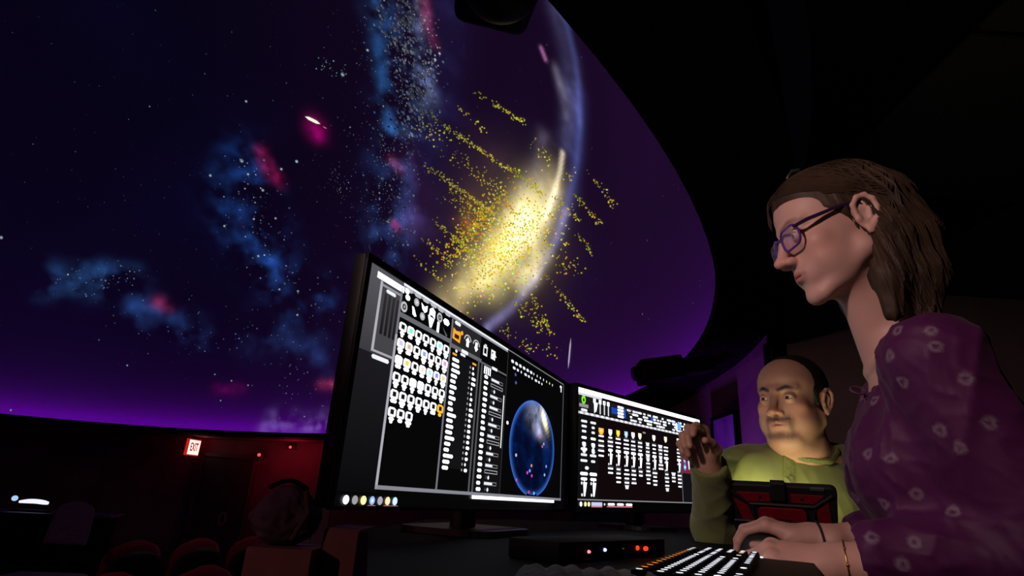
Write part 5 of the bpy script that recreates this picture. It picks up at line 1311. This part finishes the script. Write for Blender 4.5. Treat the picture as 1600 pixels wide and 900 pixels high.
# open neck with a long V at the front and flat sleeve ends
S.cap(W((0.0, 0, 0.040)), W((-0.03, 0, 0.14)), 0.062, 0.085, 0.004, cut=True)
S.cap(W((-0.060, 0, 0.030)), W((-0.085, 0, -0.075)), 0.046, 0.004, 0.005, cut=True)
def cuff_cut(S, cu, el, r):
    n = (cu - el); n /= np.linalg.norm(n); S.cap(cu + n * (r + 0.030), cu + n * 0.15, r + 0.018, r + 0.03, 0.0, cut=True)
cuff_cut(S, cuL, elL, 0.05); cuff_cut(S, cuR, elR, 0.045)
Vb, Fb = S.mesh()
FL = []
rg = np.random.default_rng(12)
spots_px = [(1402, 516), (1455, 516), (1390, 556), (1410, 597), (1508, 590), (1468, 672), (1356, 709), (1391, 716), (1337, 777), (1381, 787), (1432, 770), (1429, 847), (1366, 625), (1362, 838), (1361, 585), (1500, 700), (1488, 800), (1545, 660), (1410, 880), (1462, 540)]
def blouse_cols(V):
    c = np.tile(A((0.070, 0.005, 0.068)), (len(V), 1)); n = np.array([mnoise.noise(Vector(v) * 9) for v in V]); c *= (1 + 0.16 * n)[:, None]
    tris = np.concatenate([Fb[:, [0, 1, 2]], Fb[:, [0, 2, 3]]]); bvh = BVHTree.FromPolygons([Vector(v) for v in V], [tuple(t) for t in Fb])
    ctr = []
    for px in spots_px:
        d = ray(*px).normalized(); h = bvh.ray_cast(Vector((0, 0, CZ)), d)
        if h[0] is not None: ctr.append(np.array(h[0]))
    vis = np.array(ctr)
    tries = 0
    while len(ctr) < 95 and tries < 5000:                       # the print goes on over the rest of the cloth
        tries += 1; p = V[rg.integers(len(V))]
        if min(np.linalg.norm(p - q) for q in ctr) > 0.060 and (np.linalg.norm(vis - p, axis=1).min() > 0.075): ctr.append(p)
    for i, q in enumerate(ctr):
        dv = V - q; d = np.linalg.norm(dv, axis=1); m = d < 0.016
        if not m.any(): continue
        a = np.arctan2(dv[m][:, 2], dv[m][:, 1] + dv[m][:, 0] * 0.7); r = 0.0070 * (1 + 0.22 * np.cos(3 * a + i)); k = np.clip(1 - np.abs(d[m] - r * 0.78) / 0.0040, 0, 1)[:, None] * 0.5
        c[m] = c[m] * (1 - k) + A((0.34, 0.29, 0.35)) * k
    return c
np_mesh('blouse', [(Vb, Fb, blouse_cols)], vcol_pm('purple_blouse_cloth', 0.62, 0.35, sheen=0.04, bump=0.25, bscale=700, var=0.15), wom)
# ties at the neckline
t = MB()
_h = BVHTree.FromPolygons([Vector(v_) for v_ in Vb], [tuple(f_) for f_ in Fb]).ray_cast(Vector((0, 0, CZ)), ray(1356, 618).normalized())
tk = A(_h[0] + _h[1] * 0.006) if _h[0] is not None else W((-0.05, -0.02, -0.085))
for dx, dz, dy in ((-0.004, -0.125, 0.006), (0.016, -0.10, -0.004)):
    t.tube([tuple(tk + A((dx * k * 2, dy * k, dz * k - 0.002 * math.sin(k * 6)))) for k in (0, 0.2, 0.4, 0.6, 0.8, 1.0)], 0.0016, 6)
t.tube([tuple(tk + A((0.012 * math.cos(a) - 0.010, 0.006 * math.sin(a), 0.007 * math.sin(a) + 0.004))) for a in np.linspace(0, 6.28, 12, endpoint=False)], 0.0016, 6, True)
t.build('neck_tie', pm('plum_cord', (0.10, 0.02, 0.08), 0.7), wom, True, wom.matrix_world.inverted())
# wristband and bracelet
def band(c, ax, r, tr, name, mat, part, beads=False):
    ax = Vector(ax).normalized(); u = ax.orthogonal().normalized(); v = ax.cross(u); t = MB()
    P = [Vector(c) + u * (r * math.cos(k * math.pi / 16)) + v * (r * math.sin(k * math.pi / 16)) for k in range(32)]
    pb_ = BVHTree.FromPolygons([Vector(v_) for v_ in part[0]], [tuple(f_) for f_ in part[1]])
    for k in range(32):                                     # lie on the skin
        h = pb_.ray_cast(Vector(c) + (P[k] - Vector(c)) * 2.0, (Vector(c) - P[k]).normalized(), 0.06)
        if h[0] is not None: P[k] = h[0] + (P[k] - Vector(c)).normalized() * tr * 0.6
    t.tube(P, tr, 8, True)
    if beads:
        for k in range(0, 32, 4): t.sph(P[k], tr * 1.9, 8, 6)
    return t.build(name, mat, wom, True, wom.matrix_world.inverted())
axR = elR - wrR; axL = elL - wrL
band(wrR + axR / np.linalg.norm(axR) * 0.006, axR, 0.0285, 0.0024, 'wristband', pm('black_elastic', (0.01, 0.009, 0.012), 0.8), partR)
band(wrL + axL / np.linalg.norm(axL) * 0.012, axL, 0.0270, 0.0012, 'bracelet', pm('gold_chain', (0.75, 0.52, 0.22), 0.3, 0.1, metal=1.0), partL, beads=True)
# glasses: two rims, bridge, lenses, side arms
M_gl = pm('violet_acetate', (0.10, 0.035, 0.30), 0.25, 0.2, 40)
mwl = Matrix(MH.tolist()) @ Matrix.Scale(wsc, 4); wi = wom.matrix_world.inverted() @ mwl
rim = rrect(0.050, 0.036, 0.014, 6)
gl = MB()
for sx in (-1, 1):
    pts = [Vector((sx * 0.0335 + p[0], 0.0975 - 0.35 * abs(p[0] + sx * 0.0335 ) ** 2 / 0.06 * 0.6, p[1] - 0.004)) for p in rim]; gl.tube(pts, 0.0021, 8, True)
gl.tube([(-0.010, 0.099, 0.004), (0, 0.1015, 0.0065), (0.010, 0.099, 0.004)], 0.0020, 8)
gf = gl.build('glasses_frame', M_gl, wom, True, wi)
for sx in (-1, 1):
    t = MB(); t.tube([(sx * 0.058, 0.092, 0.006), (sx * 0.068, 0.070, 0.010), (sx * 0.0735, 0.02, 0.017), (sx * 0.0745, -0.008, 0.019), (sx * 0.077, -0.026, 0.002)], [0.0030, 0.0034, 0.0030, 0.0026, 0.0022], 8); t.build('temple_arm', pm('dark_violet_acetate', (0.03, 0.012, 0.06), 0.25), gf, True, wi)
    t = MB(); t.prism([(p[0] * 0.97 + sx * 0.0335, p[1] * 0.97 - 0.004) for p in rim], -0.0005, 0.0005, basis(Vector((1, 0, 0)), Vector((0, 0, 1)), Vector((0, -1, 0)), (0, 0.0958, 0)))
    lm = bpy.data.materials.get('lens_reflection_tint')
    if lm is None:
        lm = pm('lens_reflection_tint', (0.45, 0.35, 0.8), 0.05, 0.02); lm.node_tree.nodes['Principled BSDF'].inputs['Alpha'].default_value = 0.14; lm.node_tree.nodes['Principled BSDF'].inputs['Coat Weight'].default_value = 0.6  # violet lens colour paints in the reflection on the glasses
    t.build('lens', lm, gf, False, wi)
# hair: scalp mass tucked behind the ear, falling to the shoulder, with strands laid over it
S = SDF(HO - A((0.14, 0.16, 0.31)), HO + A((0.26, 0.17, 0.17)), 0.0024)
S.M = MH.copy(); S.M[:3, :3] *= wsc
S.ell((0, -0.022, 0.038), (0.080, 0.100, 0.085), 0.0)
S.ell((0, 0.030, 0.072), (0.056, 0.052, 0.040), 0.03)
S.ell((0, 0.108, -0.012), (0.080, 0.052, 0.074), 0.010, cut=True)
for sx in (-1, 1):
    S.ell((sx * 0.078, 0.052, -0.036), (0.050, 0.056, 0.062), 0.006, cut=True)
    S.ell((sx * 0.088, -0.010, -0.016), (0.030, 0.024, 0.036), 0.006, cut=True)
def hair_fall(sx, k=0.02):
    S.path([(sx * 0.052, -0.055, 0.02), (sx * 0.064, -0.046, -0.05), (sx * 0.062, -0.018, -0.11), (sx * 0.058, 0.000, -0.168)], [0.034, 0.027, 0.025, 0.014], k)
    S.path([(sx * 0.030, -0.090, 0.03), (sx * 0.047, -0.086, -0.05), (sx * 0.052, -0.070, -0.12), (sx * 0.052, -0.050, -0.180)], [0.034, 0.033, 0.030, 0.016], k)
hair_fall(1); hair_fall(-1)
S.path([(0, -0.10, 0.03), (0, -0.104, -0.05), (0, -0.090, -0.12), (0, -0.074, -0.18)], [0.032, 0.032, 0.030, 0.018], 0.02)
Mi_ = np.linalg.inv(S.M)
def strandy(X, Y, Z):
    lx = Mi_[0, 0] * X + Mi_[0, 1] * Y + Mi_[0, 2] * Z + Mi_[0, 3]; ly = Mi_[1, 0] * X + Mi_[1, 1] * Y + Mi_[1, 2] * Z + Mi_[1, 3]; lz = Mi_[2, 0] * X + Mi_[2, 1] * Y + Mi_[2, 2] * Z + Mi_[2, 3]
    an = np.arctan2(lx, -ly - 0.02); return np.clip(0.6 - ly * 14, 0, 1) * (0.0020 * np.sin(an * 34 + 6 * np.sin(lz * 18)) + 0.0012 * np.sin(an * 71 + 3 * np.sin(lz * 31 + 1))).astype(np.float32)
S.warp(strandy)
M_hair = pm('light_brown_hair', (0.046, 0.029, 0.019), 0.55, 0.35, 60, stretch=(1, 1, 0.12), spec=0.2)
Vh, Fh = S.mesh()
hair = np_mesh('hair', [(Vh, Fh)], M_hair, wom)
t = MB(); rs_ = random.Random(11); ML = Matrix(S.M.tolist())
hb = BVHTree.FromPolygons([Vector(v) for v in Vh], [tuple(f) for f in Fh])
for i in range(620):
    a = rs_.uniform(-2.35, 2.35); top = rs_.random()
    P = []; z0 = 0.118 - 0.05 * top; end = rs_.uniform(-0.16, -0.205)
    for k in range(15):
        q = k / 14; z = z0 + (end - z0) * q ** 1.1
        dirv = Vector((math.sin(a) * (0.35 + 0.65 * min(1, q * 3)), -math.cos(a) * (0.45 + 0.55 * min(1, q * 3)) - 0.25 * min(1, q * 2), 0))
        o_ = Vector((0, -0.045 - 0.02 * q, z)); wd = ML @ o_
        h = hb.ray_cast(wd + (ML.to_3x3() @ dirv.normalized()) * 0.30, -(ML.to_3x3() @ dirv.normalized()).normalized(), 0.33)
        if h[0] is None or (h[0] - wd).length < 0.015: continue
        lp_ = ML.inverted() @ h[0]
        if lp_.y > 0.012 and lp_.z < 0.03: continue
        P.append(h[0] + h[1] * 0.0007)
        a += rs_.uniform(-0.03, 0.03)
    P2 = [P[0]] if P else []
    for p in P[1:]:
        if (p - P2[-1]).length < 0.045: P2.append(p)
    if len(P2) > 4: t.tube(P2, [0.0006] + [0.0010] * (len(P2) - 2) + [0.0005], 4)
tag(t.build('hair_strands', pm('brown_strands', (0.046, 0.029, 0.019), 0.55, 0.3, 30, spec=0.2), hair, True, wom.matrix_world.inverted()), kind='stuff')
# locks swept from the parting over the temples to behind the ears
for sx in (-1, 1):
    t = MB(); hc = Vector((0, -0.01, 0.02))
    for i in range(300):
        u = rs_.random() ** 1.3; v = rs_.random()
        a_ = Vector((sx * 0.004, 0.104 - 0.17 * u, 0.092)); e_ = Vector((sx * 0.080, 0.002 - 0.075 * u + 0.012 * v, 0.034 - 0.05 * u * v))
        b_ = Vector((sx * 0.060, 0.082 - 0.13 * u, 0.066)); pts = []
        for k in range(12):
            q = k / 11; p = a_ * (1 - q) ** 2 + b_ * (2 * q * (1 - q)) + e_ * q * q; p = hc + (p - hc).normalized() * 0.128
            h = hb.find_nearest(mwl @ p)
            if h[0] is not None: pts.append(h[0] + h[1] * 0.0008)
        P2 = pts[:1]
        for p in pts[1:]:
            if 0.001 < (p - P2[-1]).length < 0.03: P2.append(p)
        if len(P2) > 4: t.tube(P2, [0.0005] + [0.0010] * (len(P2) - 2) + [0.0005], 4)
    tag(t.build('swept_lock', MATS['brown_strands'], hair, True, wom.matrix_world.inverted()), kind='stuff')
t = MB()
for i in range(44):
    u = rs_.random(); pts = []
    for k in range(7):
        q = k / 6; pts.append(mwl @ Vector((0.004 + 0.030 * u + 0.012 * q, 0.060 + 0.032 * math.sin(q * 1.9) - 0.006 * u, 0.102 - 0.046 * q ** 1.4 - 0.012 * u + 0.003 * math.sin(i))))
    t.tube(pts, [0.0006] + [0.0011] * 5 + [0.0004], 4)
tag(t.build('brow_lock', MATS['brown_strands'], hair, True, wom.matrix_world.inverted()), kind='stuff')
t = MB(); t.box((-0.01, 0.035, 0.122), (0.030, 0.016, 0.007), Matrix.Rotation(0.1, 3, 'X'), bev=0.002); t.build('hair_clip', pm('dark_clip', (0.02, 0.03, 0.03), 0.3), hair, True, wi)

# ------------------------------------------------------------------ the seated man
MBs = (0.46, 0.27, 0.185)
man = empty('person', (0.82, 1.80, 0.0), 0, 'person in a green henley shirt sitting at the desk and pointing at the screen', 'person')
bpy.context.view_layer.update()
msc = 1.03
mf = A((-0.79, -0.61, -0.06)); mf /= np.linalg.norm(mf)
MM = frame((0, 0, 0), mf, (0.05, 0.02, 1.0))
midE = A(at(1213, 622, 1.50)); MM[:3, 3] = midE - MM[:3, :3] @ (A((0.0, 0.080, 0.0)) * msc); MO = MM[:3, 3]
def ml(p): return MM[:3, :3] @ (A(p) * msc) + MO
neckM = MO + A((0.042, 0.038, -0.128))
shMR = neckM + A((-0.180, -0.015, -0.070)); shML = neckM + A((0.190, 0.03, -0.055))
elM = A(at(1117, 826, 1.54)); wrM = A(at(1108, 730, 1.395))
elML = neckM + A((0.235, -0.10, -0.33)); wrML = neckM + A((0.10, -0.25, -0.36))
chM = neckM + A((0.005, 0.02, -0.20)); beM = neckM + A((0.01, 0.00, -0.42)); hiM = neckM + A((0.02, 0.05, -0.56))
S = SDF(MO - A((0.16, 0.16, 0.28)), MO + A((0.18, 0.20, 0.15)), 0.0017)
head(S, MM, True, msc)
S.M = np.eye(4); S.cap(ml((0, -0.030, -0.060)), neckM + A((0, 0.01, 0.0)), 0.058, 0.062, 0.025); S.cap(ml((0, 0.020, -0.098)), neckM + A((-0.01, -0.035, 0.0)), 0.038, 0.048, 0.03)
S.cap(neckM + A((-0.05, 0, -0.03)), neckM + A((0.05, 0, -0.03)), 0.05, 0.05, 0.03)
pH = (*S.mesh(), head_cols(MM, msc, MBs, True))
S = SDF(neckM - A((0.42, 0.42, 0.62)), neckM + A((0.36, 0.26, 0.06)), 0.007)
S.ell(chM, (0.175, 0.115, 0.20), 0.0); S.ell(beM, (0.17, 0.125, 0.17), 0.05)
for a, b, c in ((shMR, elM, wrM), (shML, elML, wrML)): S.cap(a, b, 0.048, 0.042, 0.03); S.cap(b, c, 0.042, 0.028, 0.02)
pT = (*S.mesh(), skin_cols(MBs))
fM = A((-0.48, -0.25, 0.84)); fM /= np.linalg.norm(fM); MHM = frame(wrM, fM, (0.46, 0.72, 0.42))
S = SDF(wrM - A((0.17, 0.15, 0.10)), wrM + A((0.09, 0.12, 0.19)), 0.0017)
nM = hand(S, MHM, 1, [(0.95, 0.55, 0.30), (1.10, 0.85, 0.5), (1.25, 1.10, 0.6), (1.38, 1.20, 0.6)], spread=(0.04, 0.0, -0.03, -0.06), thumb=((-0.60, 0.62, -0.50), (-0.05, 0.80, -0.62), (0.10, 0.62, -0.78)), sc=0.98)
S.M = np.eye(4); S.cap(wrM, wrM + (elM - wrM) * 0.35, 0.0265, 0.036, 0.014)
pR = (*S.mesh(), skin_cols(MBs, nM))
hmL = wrML; fML = A((-0.8, -0.55, -0.15)); MHML = frame(wrML, fML, (0, 0, 1.0))
S = SDF(wrML - A((0.2, 0.2, 0.1)), wrML + A((0.12, 0.12, 0.08)), 0.0025)
hand(S, MHML, -1, [(0.4, 0.4, 0.3)] * 4, sc=1.04); S.M = np.eye(4); S.cap(wrML, wrML + (elML - wrML) * 0.3, 0.027, 0.036, 0.014)
pL = (*S.mesh(), skin_cols(MBs))
np_mesh('body', [pH, pT, pR, pL], M_skinm, man)
eyes(MM, msc, man, pm('brown_iris', (0.05, 0.025, 0.012), 0.1, 0.1), (0.10, 1.0, 0.02))
S = SDF(MO - A((0.14, 0.14, 0.10)), MO + A((0.16, 0.16, 0.15)), 0.0022)
S.M = MM.copy(); S.M[:3, :3] *= msc
S.ell((0, -0.020, 0.037), (0.0795, 0.100, 0.0855), 0.0)
S.ell((0, 0.140, -0.006), (0.066, 0.088, 0.082), 0.008, cut=True)
for sx in (-1, 1):
    S.ell((sx * 0.046, 0.092, 0.034), (0.042, 0.048, 0.046), 0.010, cut=True)
    S.ell((sx * 0.075, 0.060, -0.035), (0.040, 0.050, 0.066), 0.006, cut=True)
    S.ell((sx * 0.082, -0.016, -0.012), (0.026, 0.024, 0.036), 0.004, cut=True)
    S.cap((sx * 0.066, 0.014, 0.02), (sx * 0.069, 0.010, -0.012), 0.009, 0.006, 0.008)
S.half((0, -0.06, -0.050), (0, 0.35, -1), 0.004)
S.warp(lambda X, Y, Z: (0.0009 * np.sin(X * 900 + 3 * np.sin(Y * 500)) * np.sin(Y * 850 + 2 * np.sin(Z * 600))).astype(np.float32))
np_mesh('hair', [S.mesh()], pm('short_dark_hair', (0.012, 0.009, 0.008), 0.55, 0.3, 300, bump=0.8), man)
# henley shirt
S = SDF(neckM - A((0.45, 0.42, 0.66)), neckM + A((0.36, 0.28, 0.10)), 0.0036)
S.ell(chM, (0.200, 0.138, 0.215), 0.0); S.ell(beM, (0.200, 0.155, 0.19), 0.07); S.ell(hiM, (0.19, 0.155, 0.11), 0.05)
S.cap(neckM + A((-0.045, 0.015, -0.022)), shMR + A((0, 0, -0.005)), 0.058, 0.070, 0.03); S.cap(neckM + A((0.05, 0.02, -0.018)), shML, 0.058, 0.070, 0.03)
S.cap(shMR, elM, 0.072, 0.056, 0.04); S.cap(elM, wrM + (elM - wrM) * -0.02, 0.055, 0.044, 0.02)
S.cap(shML, elML, 0.072, 0.058, 0.04); S.cap(elML, wrML + (elML - wrML) * 0.1, 0.056, 0.038, 0.03)
S.warp(folds(21, 0.008, 22, 5, (0.0, 0.0, -0.2))); S.warp(folds(27, 0.0035, 55, 4))
nw = (wrM - elM) / np.linalg.norm(wrM - elM)
S.cap(wrM + nw * 0.072, wrM + nw * 0.20, 0.070, 0.08, 0.0, cut=True)
S.cap(neckM + A((0.0, -0.01, 0.035)), neckM + A((-0.02, -0.06, 0.16)), 0.072, 0.12, 0.003, cut=True)
Vs, Fs = S.mesh()
gcol = (0.185, 0.225, 0.065)
def shirt_cols(V):
    n = np.array([mnoise.noise(Vector(v) * 7) for v in V]); return np.tile(A(gcol), (len(V), 1)) * (1 + 0.10 * n)[:, None]
M_shirt = vcol_pm('green_knit', 0.85, 0.2, sheen=0.3, bump=0.35, bscale=900, var=0.15)
shirt = np_mesh('shirt', [(Vs, Fs, shirt_cols)], M_shirt, man)
sb = BVHTree.FromPolygons([Vector(v) for v in Vs], [tuple(f) for f in Fs])
def on_shirt(px, py):
    h = sb.ray_cast(Vector((0, 0, CZ)), ray(px, py).normalized()); return h[0], h[1]
M_rib = pm('green_ribbing', (0.15, 0.185, 0.055), 0.9, 0.2, 200, bump=0.3)
ctrn = neckM + A((-0.012, -0.018, 0.012)); P = []
for k in range(40):
    a = 2 * math.pi * k / 40; q = Vector(ctrn) + Vector((0.079 * math.cos(a), 0.079 * math.sin(a), -0.018 * math.cos(a) * 0 - 0.024 * (-math.sin(a)) ))
    h = sb.find_nearest(q); P.append((h[0] * 0.7 + q * 0.3) if h[0] is not None else q)
t = MB(); t.tube(P, 0.0078, 8, True); t.build('neckband', M_rib, shirt, True, man.matrix_world.inverted())
pl = [on_shirt(x, y) for x, y in ((1231, 700), (1231.5, 715), (1232, 730), (1232.5, 745), (1233, 760))]
pl = [p for p in pl if p[0] is not None]
if len(pl) > 3:
    V = []; F = []
    for p, n in pl:
        n = n.normalized(); sd = Vector((1, -0.15, 0)); sd = (sd - n * sd.dot(n)).normalized()
        for s_ in (-0.014, 0.014): 
            for o_ in (0.0005, 0.0045): V.append(p + sd * s_ + n * o_)
    for i in range(len(pl) - 1):
        b = i * 4; c = b + 4; F += [(b + 1, b + 3, c + 3, c + 1), (b, b + 1, c + 1, c), (b + 3, b + 2, c + 2, c + 3)]
    ob = pyd('placket', [man.matrix_world.inverted() @ v for v in V], F, M_rib, shirt, smooth=False)
for x, y in ((1231.5, 712), (1236, 747)):
    p, n = on_shirt(x, y)
    if p is None: continue
    t = MB(); t.cyl(p + n * 0.003, p + n * 0.0075, 0.0062, 0.0055, 16, bev=0.0008); bo = t.build('button', pm('olive_button', (0.14, 0.15, 0.06), 0.35), shirt, True, man.matrix_world.inverted())
p, n = on_shirt(1226, 758)
if p is not None: t = MB(); t.sph(p + n * 0.004, 0.0045, 12, 8); t.build('lapel_pin', pm('brass_pin', (0.9, 0.7, 0.15), 0.2, 0.05, metal=1.0), shirt, True, man.matrix_world.inverted())
# trousers, shoes and the stool he sits on
seatz = hiM[2] - 0.118
S = SDF((hiM[0] - 0.30, hiM[1] - 0.62, -0.02), (hiM[0] + 0.30, hiM[1] + 0.22, hiM[2] + 0.10), 0.008)
S.ell(hiM + A((0, 0, -0.02)), (0.18, 0.15, 0.10), 0.0)
for sx in (-1, 1):
    a = hiM + A((sx * 0.09, -0.02, -0.04)); kn = hiM + A((sx * 0.13, -0.40, -0.06)); an = A((kn[0], kn[1] + 0.10, 0.30)); S.cap(a, kn, 0.085, 0.062, 0.05); S.cap(kn, an, 0.062, 0.048, 0.02)
np_mesh('trousers', [S.mesh()], pm('navy_trousers', (0.012, 0.013, 0.02), 0.9, 0.2, 40), man)
for sx in (-1, 1):
    c = A((hiM[0] + sx * 0.13, hiM[1] - 0.30, 0.235)); S = SDF(c - A((0.07, 0.20, 0.03)), c + A((0.07, 0.10, 0.12)), 0.005)
    S.cap(c + A((0, 0.03, 0.035)), c + A((0, -0.14, 0.03)), 0.042, 0.036, 0.0); S.cap(c + A((0, 0.02, 0.05)), c + A((0, 0.01, 0.09)), 0.04, 0.045, 0.02); np_mesh('shoe', [S.mesh()], MATS['black_leather_shoe'], man)
st_ = empty('drafting_stool', (hiM[0], hiM[1] + 0.02, 0), 0, 'black drafting stool under the person in the green shirt', 'stool')
t = MB(); t.cyl((0, 0, seatz - 0.075), (0, 0, seatz - 0.012), 0.19, n=32, bev=0.02); t.build('seat', M_plastic, st_, True)
t = MB(); t.cyl((0, 0, 0.08), (0, 0, seatz - 0.075), 0.025, n=16); t.build('column', M_satin, st_, True)
t = MB(); t.tube([(0.22 * math.cos(k * math.pi / 16), 0.22 * math.sin(k * math.pi / 16), 0.215) for k in range(32)], 0.011, 8, True); t.tube([(-0.22, 0, 0.215), (0.22, 0, 0.215)], 0.008, 8); t.build('foot_ring', M_satin, st_, True)
for k in range(5):
    a = 2 * math.pi * k / 5 + 0.3; t = MB(); t.tube([(0, 0, 0.085), (0.27 * math.cos(a), 0.27 * math.sin(a), 0.055)], [0.024, 0.015], 8); t.sph((0.27 * math.cos(a), 0.27 * math.sin(a), 0.026), 0.025, 10, 8); t.build('leg', M_satin, st_, True)
